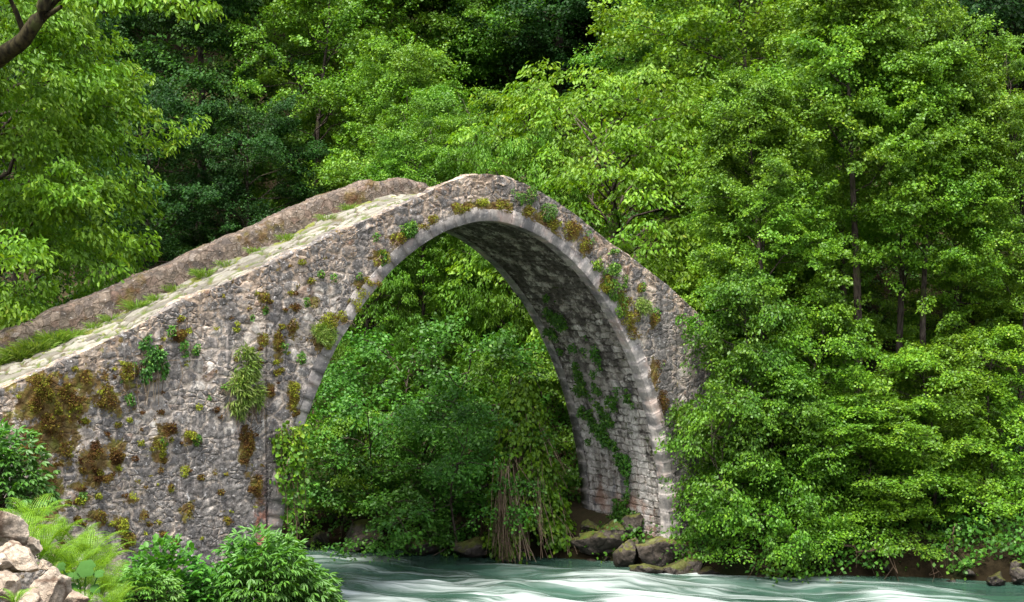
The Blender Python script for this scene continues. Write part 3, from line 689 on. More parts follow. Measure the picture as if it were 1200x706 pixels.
plant('riverside_shrub', 'shrub_b', 640, 36.6, 'shrub against the inner face of the far pier', 'shrub', GS, 1.0, 4.5, (.85, .9, .9))
plant('riverside_shrub', 'shrub_b', 862, 32.4, 'leafy maple-like shrub beside the foot of the far pier', 'shrub', GS, (.85, .85, 1.0), .8, (.7, .82, .8))
plant('riverside_shrub', 'spray', 905, 32.2, 'shrub trailing over the mossy rock ledge', 'shrub', GS, (.7, .7, .66), 2.2, (.72, .82, .8))
plant('riverside_shrub', 'spray', 955, 32.8, 'shrub hanging low over the water under the alders', 'shrub', GS, (.8, .8, .85), 3.7, (.9, .98, .9))
plant('riverside_shrub', 'spray', 1015, 32.6, 'shrub in front of the alder trunks', 'shrub', GS, (.8, .8, .52), 1.1, (.9, .95, .9))
plant('riverside_shrub', 'spray', 1095, 33.2, 'wide shrub at the bank, right of the alder trunks', 'shrub', GS, (.85, .85, .68), 5.1, (1., 1.02, .9))
plant('riverside_shrub', 'spray', 1165, 33.9, 'shrub above the stones at the right edge', 'shrub', GS, (.8, .8, .7), 4.1, (1.1, 1.08, .95))

plant('riverside_shrub', 'spray', 884, 32.6, 'layered young alder whose sprays cover the end of the bridge wall', 'shrub', GS, (.75, .75, 1.0), 5.2, (.62, .74, .8))
# the walnut on the near bank at the left, its limb crossing the top corner
PROTO['left_walnut'] = make_tree(16, 13.5, 3.5, .3, .16, 64, 125, .118, .46, prof=lambda f: .8+.25*math.sin(f*PI), padr=.55, mat=L_WALNUT, droop=.7, el=(.0, .7), fill=420, upb=.5, ob=.8, ldrop=.5, shape='hex')
lw = plant('walnut_tree', 'left_walnut', -25, 30.6, 'bright walnut with mossy limb filling the top left corner', 'tree', None, 1., .0)
def corner_limb():
    g = Geo(); b = np.array(lw.location)
    P = np.array([at(-60, 120, 29.), at(-10, 75, 27.6), at(25, 48, 27.), at(45, 20, 26.7), at(62, -25, 26.6)])-b
    q = np.linspace(0, 1, 16); k = np.linspace(0, 1, 5); PP = np.stack([np.interp(q, k, P[:, i]) for i in range(3)], 1); PP = PP+.09*np.stack([vnoise(PP+5, 1.2, 3), vnoise(PP+9, 1.2, 3), vnoise(PP+14, 1.2, 3)], -1)
    tube(g, PP, np.linspace(.19, .10, 16), 9)
    for a, c, r in (((38, 35), (72, 8), .07), ((30, 45), (10, -5), .06), ((48, 20), (85, -12), .06)):
        A = at(*a, 27.)-b; B = at(*c, 26.6)-b; tube(g, np.stack([A, (A+B)/2+[0, 0, .05], B]), np.array([r, r*.8, r*.5]), 6)
    obj('limb', g.mesh('limb', BARK_MOSS), lw)
    rs = np.random.RandomState(12); t = np.linspace(0, 1, 60); cc = np.stack([at(90+q*165, 2+14*q*q+rs.normal()*5-5, 27.4) for q in t])-b
    sp = Geo(); pads(sp, rs, cc, np.full(60, .24)*(1.1-.4*t), np.tile(RT, (60, 1)), 14, .125, .46, droop=1., ldrop=.7, upb=.5, ob=.8, shape='hex'); obj('leaf_spray', sp.mesh('leaf_spray', L_WALNUT), lw)
    tw = Geo(); tube(tw, np.stack([at(60+q*195, -8+22*q*q, 27.4) for q in np.linspace(0, 1, 8)])-b, np.linspace(.03, .008, 8), 5); obj('twig', tw.mesh('twig', BARK_MOSS), lw)
corner_limb()

# far wood behind everything
def far_wood():
    rs = np.random.RandomState(77); g = Geo(); CC = []; OO = []; RR = []
    for i in range(190):
        px = rs.uniform(-250, 1450); d = rs.uniform(60, 105); b = gp(px, d); R = rs.uniform(2.6, 4.); H = rs.uniform(9, 14)
        n = 60
        a = rs.rand(n)*2*PI; f = rs.uniform(.1, 1, n); r = R*np.sqrt(np.clip(1-((f-.45)/.6)**2, 0, 1))*rs.uniform(.6, 1., n)
        CC.append(b+np.stack([np.cos(a)*r, np.sin(a)*r, f*H], 1)); OO.append(np.stack([np.cos(a), np.sin(a), 0*a], 1)); RR.append(rs.uniform(.7, 1.2, n))
    pads(g, rs, np.concatenate(CC), np.concatenate(RR), np.concatenate(OO), 26, .30, .75)
    o = obj('distant_wood', g.mesh('distant_wood', L_SHADED)); tag(o, 'dark mass of far-off woodland covering the upper hillside', 'wood', None, 'stuff')
far_wood()

# ----------------------------------------------------------------- undergrowth over the far bank
def undergrowth():
    rs = np.random.RandomState(31); g = Geo(); n = 7000
    px = rs.uniform(-60, 1260, n); d = 31.2+rs.rand(n)**1.5*42; P = at_many(px, d)
    s = P[:, 0]*SN[0]+P[:, 1]*SN[1]; z = ground_h(P[:, 0], P[:, 1])
    ok = ((px < 820) | (rs.rand(n) < .5) | (d > 34)) & (s > .5) & (z > -.62) & ~((P[:, 0] > 4.4) & (P[:, 1] > -.5) & (P[:, 1] < 3.4)) & ~((px > 560) & (px < 700) & (d < 35.5)) & ~((px > 335) & (px < 475) & (d < 35.6)) & ~((px > 722) & (px < 752) & (d < 33.0))
    P[:, 2] = z+rs.uniform(.05, .55, n); P = P[ok]
    out = np.tile(np.array([[-.6, -.7, .2]]), (len(P), 1))
    pads(g, rs, P, rs.uniform(.25, .6, len(P)), out, 42, .10, .7, droop=.5, shape='quad')
    o = obj('undergrowth', g.mesh('undergrowth', L_SHRUB)); tag(o, 'low leafy undergrowth covering the far bank beneath the trees', 'undergrowth', None, 'stuff')
def at_many(px, d):
    return CAM[None]+(FW[None]*FPX+RT[None]*(np.asarray(px)-600)[:, None])*(np.asarray(d)/FPX)[:, None]
undergrowth()

# ----------------------------------------------------------------- rocks
def rock_mesh(seed, size, mat, sub=4, cuts=16, rough=.28, name='boulder'):
    rs = np.random.RandomState(seed); sub = 5; bm = bmesh.new(); bmesh.ops.create_icosphere(bm, subdivisions=sub, radius=1.)
    V = np.array([v.co[:] for v in bm.verts]); F = np.array([[v.index for v in f.verts] for f in bm.faces]); bm.free()
    for i in range(cuts):
        n = nrm(rs.normal(size=3)); d = rs.uniform(.42, .82); k = V@n-d
        V = V-np.clip(k, 0, None)[:, None]*n*.94
    V = V*(1+rough*vnoise(V+seed*3.1, 1.6, 4)[:, None])+.085*vnoise(V*1.+seed, 4., 6)[:, None]*V
    return mesh_np(name, V*np.array(size), F, mat, smooth=True)
def rock(seed, px, py, d, rpx, label, mat, group, flat=.8, rz=0., **k):
    r = rpx/FPX*d*(1.12 if mat is R_PALE else 1.); p = at(px, py, d)
    o = obj('boulder', rock_mesh(seed, (r*1.1, r, r*flat), mat, **k)); o.location = tuple(p); o.rotation_euler = (seed*.7 % .5-.25, seed*.37 % .4-.2, rz+seed)
    return tag(o, label, 'rock', group)
GR = 'pale boulders in the bottom left corner'
rock(1, 4, 622, 15.6, 28, 'topmost pale angular boulder at the left edge', R_PALE, GR, 1.1)
rock(2, 22, 655, 15.2, 27, 'large tan boulder with a flat face, below the topmost one', R_PALE, GR, .9)
rock(3, 38, 640, 15.9, 15, 'small rounded pink boulder next to the ferns', R_PALE, GR, .9)
rock(4, 58, 690, 14.9, 27, 'pale pointed boulder lowest towards the ferns', R_PALE, GR, 1.15)
rock(5, 8, 692, 14.6, 24, 'grey white boulder at the bottom left corner', R_PALE, GR, .8)
rock(6, 34, 704, 14.4, 20, 'pale boulder at the bottom edge between two larger ones', R_PALE, GR, .7)
rock(7, 86, 702, 15.2, 16, 'half buried tan stone at the bottom edge under the ferns', R_PALE, GR, .7)
rock(8, 3, 660, 15.0, 15, 'small brown stone wedged between pale boulders', R_PALE, GR, .7)
rock(31, 52, 664, 15.3, 10, 'fist-shaped tan stone on the side of the large boulder', R_PALE, GR, .8)
GB = 'dark rocks at the waterline'
rock(9, 700, 640, 33.4, 27, 'broad brown rock carrying the far pier', R_BANK, GB, .75)
rock(10, 735, 650, 32.6, 21, 'upright dark grey rock splitting the current by the far pier', R_BANK, GB, 1.35)
rock(11, 775, 650, 32.6, 36, 'mossy rock right of the upright dark one', R_BANK, GB, .75)
rock(12, 800, 668, 31.9, 42, 'long wet ledge under the mossy rock', R_BANK, GB, .5)
rock(13, 868, 686, 31.4, 32, 'flat wet ledge trailing towards the alders', R_BANK, GB, .4)
rock(14, 672, 652, 34.0, 15, 'low stone in the water at the left of the far pier', R_BANK, GB, .7)
rock(15, 655, 645, 34.8, 15, 'small stone under the dry vine roots', R_BANK, GB, .7)
rock(32, 745, 612, 33.6, 20, 'leaf covered rock against the foot of the far pier', R_BANK, GB, .8)
rock(16, 425, 633, 34.5, 34, 'long tan rock on the far bank beyond the left pier', R_BANK, GB, .55)
rock(17, 374, 632, 34.9, 17, 'rounded dark stone beside the long tan rock', R_BANK, GB, .8)
rock(18, 352, 641, 34.4, 10, 'small stone in the shallows near the left pier', R_BANK, GB, .6)
rock(19, 500, 642, 34.2, 30, 'dark rock in shade at the middle of the arch', R_BANK, GB, .5)
rock(33, 555, 646, 33.8, 28, 'dark rock in shade beside the dry vine roots', R_BANK, GB, .5)
rock(41, 690, 618, 34.2, 17, 'brown stone against the inner corner of the far pier', R_BANK, GB, .6)
rock(42, 718, 622, 33.8, 22, 'flat slab under the foot of the far pier', R_BANK, GB, .5)
rock(43, 760, 668, 31.6, 24, 'wet dark slab half under the rapids', R_BANK, GB, .45)
rock(44, 830, 672, 31.9, 26, 'dark slab at the downstream end of the ledge', R_BANK, GB, .5)
rock(20, 1166, 679, 30.9, 15, 'pale rounded stone at the right edge of the water', R_BANK, GB, .75)
rock(21, 1180, 662, 31.5, 9, 'small grey stone above the pale one at right', R_BANK, GB, .8)
rock(22, 1136, 672, 31.3, 8, 'tiny tan stone under the right shrubs', R_BANK, GB, .8)
rock(23, 1194, 676, 30.8, 13, 'brown stone cut off by the right edge', R_BANK, GB, .8)
rock(34, 985, 690, 31.0, 26, 'dark low bank rock under the alders', R_BANK, GB, .4)
rock(35, 1075, 690, 31.0, 22, 'dark low bank rock below the wide shrub', R_BANK, GB, .35)

rb = np.random.RandomState(404)
SMALL = [rock_mesh(500+i, (1, .85, .7), R_BANK) for i in range(5)]
for i in range(46):
    px = rb.choice([rb.uniform(655, 830), rb.uniform(345, 640), rb.uniform(830, 1200)], p=[.5, .25, .25]); d0 = 31.4
    for d0 in np.arange(31., 38., .1):
        q = gp(px, d0)
        if q[2] > WZ-.12 and (q@np.array([SN[0], SN[1], 0])) > .5: break
    r = rb.uniform(.07, .24); q = gp(px, d0+rb.uniform(-.1, .5))
    o = obj('boulder', SMALL[i % 5]); o.location = (q[0], q[1], q[2]+r*.2); o.scale = (r, r, r); o.rotation_euler = (rb.rand()*.6, rb.rand()*.6, rb.rand()*6)
    tag(o, 'small wet stone at the foot of the far bank', 'rock', 'small stones along the far waterline')

# ----------------------------------------------------------------- ferns, leafy plants in the left foreground
def fern_mesh(seed, n=12, L=.75):
    rs = np.random.RandomState(seed); g = Geo(); st = Geo()
    for i in range(n):
        az = i/n*2*PI+rs.normal()*.3; ln = L*rs.uniform(.65, 1.15); e0 = rs.uniform(.85, 1.3)
        q = np.linspace(0, 1, 21); e = e0-q*q*rs.uniform(1.2, 1.9)
        hd = np.array([math.cos(az), math.sin(az), 0])
        stp = (hd[None]*np.cos(e)[:, None]+np.array([0, 0, 1.])*np.sin(e)[:, None])*ln/20
        p = np.cumsum(stp, 0); sd = np.cross(hd, [0, 0, 1.])
        tube(st, p[::2], np.linspace(.005, .002, 11), 4, .4)
        for k in range(3, 21):
            t = k/20; pl = ln*.27*math.sin(min(1, (1-t)*1.15+.04)*PI*.62)*(1 if t > .25 else .75)
            tg_ = nrm(stp[k]); up = np.cross(sd, tg_); up = up if up[2] > 0 else -up
            for sg in (-1, 1):
                dv = nrm(sd*sg+tg_*.35-up*.12)
                m_ = 6; w = np.linspace(.08, 1, m_)
                for s2 in (-1, 1):
                    P = p[k]+dv*pl*w[:, None]
                    D = np.tile(dv*.55+tg_*s2*.9, (m_, 1)); N = np.tile(up, (m_, 1))+rs.normal(size=(m_, 3))*.15
                    leaves(g, rs, P, D, N, pl*.17*(1.12-w), .6, np.clip(.35+.4*rs.rand(m_)+.25*t, 0, 1))
    return st.mesh('fern_stem', L_FERN), g.mesh('frond', L_FERN)
FERNS = [fern_mesh(41, 13, .62), fern_mesh(42, 11, .56), fern_mesh(43, 12, .5)]
GFn = 'ferns in the left foreground'
fl = [(22, 618, 17.6, 1.15, 'light green fern at the left edge above the boulders'), (52, 628, 17.4, 1.15, 'fern second from the left edge behind the pink boulder'),
      (80, 648, 17.8, 1.2, 'big yellow-green fern in the middle of the bank of ferns'), (104, 660, 17.6, 1.1, 'fern beside the round butterbur leaves'),
      (70, 668, 16.8, .9, 'low fern between boulders and bank of ferns'), (118, 682, 17.2, 1., 'fern at the right end of the bank of ferns'),
      (132, 700, 16.9, .85, 'bright fern at the bottom edge left of the leafy bush'), (100, 700, 16.2, .8, 'bright fern at the bottom edge under the butterbur'),
      (18, 698, 14.0, .5, 'small fern growing in front of the pale boulders'), (38, 600, 18.4, 1.1, 'tall fern against the elder bush'), (92, 634, 18.6, 1.15, 'fern against the bridge wall behind the big yellow-green one'), (62, 646, 17., 1.05, 'bright fern leaning over the rounded pink boulder'), (118, 650, 18.6, 1.1, 'fern against the bridge wall at the right of the ferns'), (46, 640, 16.9, .9, 'small bright fern between boulder and tall fern'), (128, 676, 18.2, 1.1, 'fern overlapping the round-leaved bush'), (88, 655, 17., 1., 'fern hanging over the largest butterbur leaf'), (32, 630, 17., 1., 'fern just above the large tan boulder'), (70, 618, 18.8, 1.1, 'highest fern against the bridge wall'), (104, 640, 17.8, 1., 'fern in the upper middle of the bank of ferns'), (96, 676, 17.4, 1., 'fern behind the largest butterbur leaf'), (140, 690, 17.6, 1., 'fern under the left side of the round-leaved bush')]
for i, (px, py, d, sc_, lab) in enumerate(fl):
    p = at(px, py, d); sc_ *= .92; p[2] -= .2*sc_
    e = empty('fern', tuple(p), i*1.3, sc_); tag(e, lab, 'fern', GFn)
    for nm, me in zip(('stem', 'fronds'), FERNS[i % 3]): obj(nm, me, e)

def butterbur():
    rs = np.random.RandomState(8); e = empty('butterbur', tuple(at(98, 680, 16.4))); tag(e, 'butterbur with large round leaves among the ferns', 'plant')
    base = np.array(e.location)
    g = Geo()
    for px, py, r in ((101, 666, .105), (78, 678, .085), (60, 676, .05), (86, 690, .075), (112, 690, .06), (72, 664, .05), (116, 672, .06), (90, 674, .05)):
        c = at(px, py, 16.3)-base; tilt = nrm(np.array([-.35, -.6, .75])+rs.normal(size=3)*.15)
        a = nrm(np.cross(tilt, [0, 0, 1.])); b = np.cross(tilt, a); th = np.linspace(0, 2*PI, 25)
        R = r*(1+.07*np.sin(th*6))*(1-.35*np.exp(-((th-PI)/.25)**2))
        rim = c+a*(np.cos(th)*R)[:, None]+b*(np.sin(th)*R)[:, None]-tilt*.1*r; mid = c+(rim-c)*.5+tilt*r*.12
        V = np.concatenate([np.tile(c, (25, 1)), mid, rim]); F = np.concatenate([grid_faces(3, 25)])
        lf = Geo(); lf.add(V, F, np.full(len(F), rs.uniform(.5, .8))); obj('leaf', lf.mesh('leaf', L_BUTTER, True), e)
        st = Geo(); tube(st, np.stack([c, c*.5+np.array([0, 0, -.15]), np.array([0, 0, -.35])]), .008, 5, .4); obj('stalk', st.mesh('stalk', L_PALM), e)
butterbur()

def compound_bush(seed, rx, ry, rz, n, nl, L, wr, mat, fan=1.2, drop=.6, tone0=.2, pet=.16):
    """stems fanning from the ground, each carrying compound leaves with drooping leaflets"""
    rs = np.random.RandomState(seed); g = Geo(); st = Geo()
    u = nrm(rs.normal(size=(n, 3))); u[:, 2] = np.abs(u[:, 2])
    lump = 1+.22*vnoise(u*1.3+seed, 1.7, 2)
    rr = np.maximum(rs.rand(n)**.33, .45)*lump
    P = u*rr[:, None]*np.array([rx, ry, rz])
    for k in rs.choice(n, min(n, 70), False):
        tube(st, np.stack([u[k]*np.array([.15*rx, .15*ry, 0]), P[k]*np.array([.5, .5, .6]), P[k]]), np.array([.014, .01, .005]), 5, .4)
    O = nrm(u*np.array([1, 1, .7])+np.array([0, 0, .25])+rs.normal(size=(n, 3))*.3)
    ax = nrm(np.cross(O, [0, 0, 1.])+1e-6); upv = np.cross(ax, O)
    upv *= np.sign(upv[:, 2:3]+1e-9)
    for k in range(nl):
        a = (k/(nl-1)-.5)*2*fan
        D = O*math.cos(a)+ax*math.sin(a)+np.array([0, 0, -drop*(1+.3*abs(a))])+rs.normal(size=(n, 3))*.12
        N = upv*.8+np.array([0, 0, .5])+ax*math.sin(a)*.4+rs.normal(size=(n, 3))*.2
        q = P+O*pet*.5
        tone = np.clip(tone0+.45*(rr-.6)+.3*rs.rand(n), 0, 1)
        leaves(g, rs, q, D, N, L*(1-.3*abs(a)/fan)*rs.uniform(.75, 1.2, n), wr, tone, 'hex')
    return st.mesh('stems', BARK), g.mesh('foliage', mat)
def bush(name, args, px, py, d, label, cat, group=None, kw={}, tint=(1, 1, 1), rz=0.):
    p = at(px, py, d); e = empty(name, tuple(p), rz); tag(e, label, cat, group)
    for nm, me in zip(('stems', 'foliage'), compound_bush(*args, **kw)): o = obj(nm, me, e); o.color = (*tint, 1)
bush('leafy_bush', (51, .95, .8, .98, 1050, 7, .165, .25, L_PALM), 306, 712, 22.3, 'hemp-leaved bush with fingered drooping leaves in front of the left pier', 'bush')
bush('leafy_bush', (55, .55, .5, .62, 380, 7, .14, .25, L_PALM), 355, 716, 22.6, 'loose fingered-leaf bush reaching over the water at its right end', 'bush')
bush('leafy_bush', (52, .62, .55, .92, 850, 3, .105, .72, L_SHRUB), 193, 716, 21.6, 'round-leaved dark bush left of the hemp-leaved one', 'bush', None, dict(drop=.3, tone0=.3), (1.1, 1.25, 1.3))
bush('leafy_bush', (56, .42, .4, .5, 420, 7, .11, .28, L_PALM), 168, 712, 20.2, 'low fingered-leaf bush between ferns and round-leaved bush', 'bush', None, dict(tone0=.35))
bush('leafy_bush', (53, .9, .7, 1.2, 1000, 5, .135, .44, L_PALM), -10, 598, 22.8, 'dark elder bush against the bridge wall at the left edge', 'bush', None, dict(tone0=.15), (.9, .9, .9))

# ----------------------------------------------------------------- plants growing on the bridge
def wall_pts(rs, px, py, rx, ry, n, off=(.02, .10)):
    a = rs.rand(n)*2*PI; r = np.sqrt(rs.rand(n))
    Q = np.stack([onv(px+rx*math.cos(q)*w, py+ry*math.sin(q)*w, 0.) for q, w in zip(a, r)])
    Q[:, 1] = -.02-rs.uniform(off[0], off[1], n)*np.sqrt(1-r*r+.05)
    return Q, r
def moss():
    rs = np.random.RandomState(61); g = Geo()
    for px, py, rx, ry, t, dn in MOSS_SPOTS:
        n = int(rx*ry*PI*3.4*dn); P, r = wall_pts(rs, px, py, rx*1.3, ry*1.35, n)
        keep = vnoise(P*np.array([1., 1., .7]), 6., 3)-.45*(r-.65) > (.16 if rx > 9 else -.02); P = P[keep]; n = len(P)
        lump = vnoise(P, 9., 2); P[:, 1] -= .035*np.clip(lump, -.3, 1)
        D = rs.normal(size=(n, 3))+np.array([0, -.4, -.25]); N = np.array([0, -1., .45])+rs.normal(size=(n, 3))*.6
        leaves(g, rs, P, D, N, rs.uniform(.016, .038, n), .75, np.clip(t+.25*lump+.35*np.clip(vnoise(P, 3.5, 2), -.5, 1)+rs.normal(size=n)*.14, 0, 1))
    for i in range(240):                                             # small cushions in the joints all over the face
        px = rs.uniform(20, 420); py = rs.uniform(300, 640); P = onv(px, py, 0.)
        if P[2] > z_top(P[0])-.2 or P[0] > -4.9+max(0, P[2]-3)*.45: continue
        q = rs.uniform(1.2, 3.6); n = int(q*q*9); P, r = wall_pts(rs, px, py, q*1.3, q, n, (.0, .06)); t = rs.choice([.12, .35, .55, .75])
        leaves(g, rs, P, rs.normal(size=(n, 3))+np.array([0, -.4, -.2]), np.array([0, -1., .45])+rs.normal(size=(n, 3))*.6, rs.uniform(.018, .04, n), .8, np.clip(t+rs.normal(size=n)*.14, 0, 1))
    o = obj('moss', g.mesh('moss', L_MOSS)); tag(o, 'brown and yellow-green moss cushions over the bridge masonry', 'moss', None, 'stuff')
moss()

GW = 'small plants rooted in the bridge face'
def wall_plant(px, py, rx, ry, label, mat, L=.07, wr=.7, dens=1., hang=.5, tone=.5, name='wall_plant', cat='plant', beard=0, seed=0, v0=0.):
    rs = np.random.RandomState(int(px*7+py)+seed); g = Geo(); n = int(rx*ry*PI*1.15*dens)
    P, r = wall_pts(rs, px, py, rx*1.15, ry*1.15, n, (.02, .07+.005*rx)); kp = vnoise(P, 5., 2)-.5*(r-.6) > -.05; P = P[kp]; n = len(P); base = onv(px, py, 0.)+np.array([0, -.02, 0]); P -= base
    D = np.array([0, -.5, -hang])+rs.normal(size=(n, 3))*.7+P*np.array([2., 0, 2.])
    N = np.array([0, -.8, .7])+rs.normal(size=(n, 3))*.5
    leaves(g, rs, P, D, N, L*(.72 if wr > .3 else 1.)*rs.uniform(.5, 1.2, n), wr, np.clip(tone-.1+rs.normal(size=n)*.25, 0, 1), 'hex' if wr > .3 else 'quad')
    e = empty(name, tuple(base)); tag(e, label, cat, GW); obj('leaves', g.mesh('leaves', mat), e)
    s_ = Geo(); m_ = max(5, int(beard))
    for i in range(m_):
        a = np.array([rs.normal()*rx/60*.7, -.05-.05*rs.rand(), rs.uniform(-.3, .5)*ry/60]); ln = (rs.uniform(.4, 1.1)*ry/60*1.6 if beard else ry/60*.8)
        tube(s_, np.stack([np.array([a[0]*.3, -.01, a[2]]), a, a+np.array([rs.normal()*.03, -.02, -ln*.5]), a+np.array([rs.normal()*.05, .02, -ln])]), .005, 4, rs.rand())
    obj('stems', s_.mesh('stems', L_DRY), e)
wall_plant(176, 425, 17, 27, 'dark leafy fern hanging with bare roots on the left of the wall', L_SHRUB, .09, .6, 1.2, 1., .45, beard=26)
wall_plant(285, 462, 17, 22, 'yellow-green grassy clump with dry hanging beard on the wall', L_GRASS, .16, .12, 1.6, .8, .75, beard=40)
wall_plant(288, 428, 12, 20, 'light green grassy clump just above the bearded one', L_GRASS, .14, .14, 1.5, .8, .7)
wall_plant(377, 394, 13, 13, 'round cushion of bright grass beside the arch ring', L_GRASS, .10, .10, 5., .2, .72)
wall_plant(720, 322, 12, 26, 'largest leafy clump hanging on the right side of the arch', L_SHRUB, .07, .7, 2.2, .8, .95)
wall_plant(727, 355, 7, 16, 'trailing yellowish clump below the largest leafy clump', L_ALDER, .06, .5, 2., 1., .6)
wall_plant(751, 360, 8, 10, 'tuft of bright grass at the right of the arch', L_GRASS, .11, .12, 3.5, .6, .85)
wall_plant(700, 308, 9, 8, 'lime green leafy tuft on the extrados right of the crown', L_ALDER, .07, .7, 2., .5, .9)
wall_plant(604, 230, 8, 13, 'flowering herb with pale green leaves at the arch crown', L_SHRUB, .06, .5, 2.4, .2, .95)
wall_plant(621, 229, 7, 10, 'second pale herb, right next to the flowering one at the crown', L_SHRUB, .06, .5, 2., .2, .9)
wall_plant(642, 248, 8, 11, 'pale herb on the downhill side of the crown', L_SHRUB, .06, .5, 2., .3, .9)
wall_plant(690, 282, 7, 14, 'pale herb above the lime green tuft', L_SHRUB, .06, .5, 2., .4, .85)
wall_plant(478, 268, 8, 9, 'bright fern tuft above the arch ring left of the crown', L_SHRUB, .08, .5, 2.2, .6, .9)
for px, py, q in ((439, 275, 5), (447, 302, 6), (413, 297, 5), (391, 327, 5), (342, 378, 7), (375, 322, 4), (463, 284, 6), (215, 405, 9), (228, 408, 6), (200, 388, 5), (293, 372, 5), (330, 405, 6), (150, 470, 7), (142, 455, 6), (190, 512, 8), (243, 465, 6), (262, 456, 5), (310, 362, 4), (358, 354, 4), (768, 366, 4), (752, 336, 4), (775, 425, 5), (230, 515, 5), (96, 583, 5), (610, 208, 3), (420, 322, 4), (352, 420, 5), (405, 378, 5)):
    wall_plant(px, py, q*.8, q*1.25, 'tiny leafy tuft rooted in a joint of the bridge face', L_SHRUB, .06, .65, 2.2, .7, .8, name='leaf_tuft', cat='tuft')

# ivy on the vault
def ivy():
    rs = np.random.RandomState(71); g = Geo(); n = 60000
    k = rs.uniform(ARC*.5, ARC*.97, n); o_ = np.argsort(k); k = k[o_]; v = rs.uniform(.25, BW-.2, n)
    u, z, nu, nz, *_ = arch(k, 0.); P = np.stack([u, v, z], 1); Q = project(P)
    path = np.array([(640, 350, 5), (655, 375, 13), (668, 405, 17), (690, 435, 20), (700, 465, 22), (708, 490, 20), (716, 512, 15), (726, 525, 10), (735, 540, 9), (737, 560, 4), (739, 578, 5), (722, 604, 12), (738, 606, 16)], float)
    seg = np.concatenate([np.linspace(path[i], path[i+1], 12) for i in range(len(path)-2)]+[path[-2:]])
    dd = np.min(np.hypot(Q[:, None, 0]-seg[None, :, 0], Q[:, None, 1]-seg[None, :, 1])/seg[None, :, 2], 1)
    w = .5+2.4*vnoise(P, 3.2, 3)
    ok = dd < w; P = P[ok]; nu = nu[ok]; nz = nz[ok]; m_ = len(P)
    inn = np.stack([-nu, np.zeros(m_), -nz], 1)
    sel = rs.rand(m_) < .9; P = P[sel]; inn = inn[sel]; m_ = len(P)
    P = P+inn*rs.uniform(.01, .11, m_)[:, None]
    D = np.array([0, 0, -.8])+rs.normal(size=(m_, 3))*.6+inn*.3; N = inn+np.array([0, 0, .5])+rs.normal(size=(m_, 3))*.4
    leaves(g, rs, P, D, N, rs.uniform(.035, .065, m_), .85, np.clip(.55+rs.normal(size=m_)*.25, 0, 1), 'hex')
    o = obj('ivy', g.mesh('ivy', L_SHRUB)); tag(o, 'strip of green ivy climbing the underside of the arch', 'ivy')
ivy()

# creeper hanging down the left pier
def creeper():
    rs = np.random.RandomState(81); e = empty('creeper', tuple(onv(340, 505, -.1))); tag(e, 'leafy creeper hanging down the corner of the left pier', 'creeper'); b = np.array(e.location)
    g = Geo(); st = Geo()
    for i in range(30):
        x0 = rs.uniform(323, 356); y0 = rs.uniform(497, 520); x1 = 338+(x0-338)*.6+rs.uniform(-6, 16); y1 = rs.uniform(540, 640) if x1 > 334 else rs.uniform(530, 590); v = -.1-.35*rs.rand()
        q = np.linspace(0, 1, 9); P = np.stack([onv(x0+(x1-x0)*t+2*math.sin(t*9+i), y0+(y1-y0)*t, v*(.4+t*.6)) for t in q])-b
        tube(st, P, .006, 4, rs.rand()*.6)
        for t in np.concatenate([rs.rand(10)**1.6, rs.rand(6)]):
            m_ = 2; c = np.array([np.interp(t, q, P[:, k]) for k in range(3)])
            Pp = c+rs.normal(size=(m_, 3))*.05
            leaves(g, rs, Pp, np.array([0, -.5, -.7])+rs.normal(size=(m_, 3))*.6, np.array([-.2, -.6, .7])+rs.normal(size=(m_, 3))*.8, rs.uniform(.05, .12, m_), .8, np.clip(.25+.45*(1-t)+rs.normal(size=m_)*.25, 0, 1), 'hex')
    obj('leaves', g.mesh('leaves', L_ALDER), e); obj('stems', st.mesh('stems', L_DRY), e)
creeper()

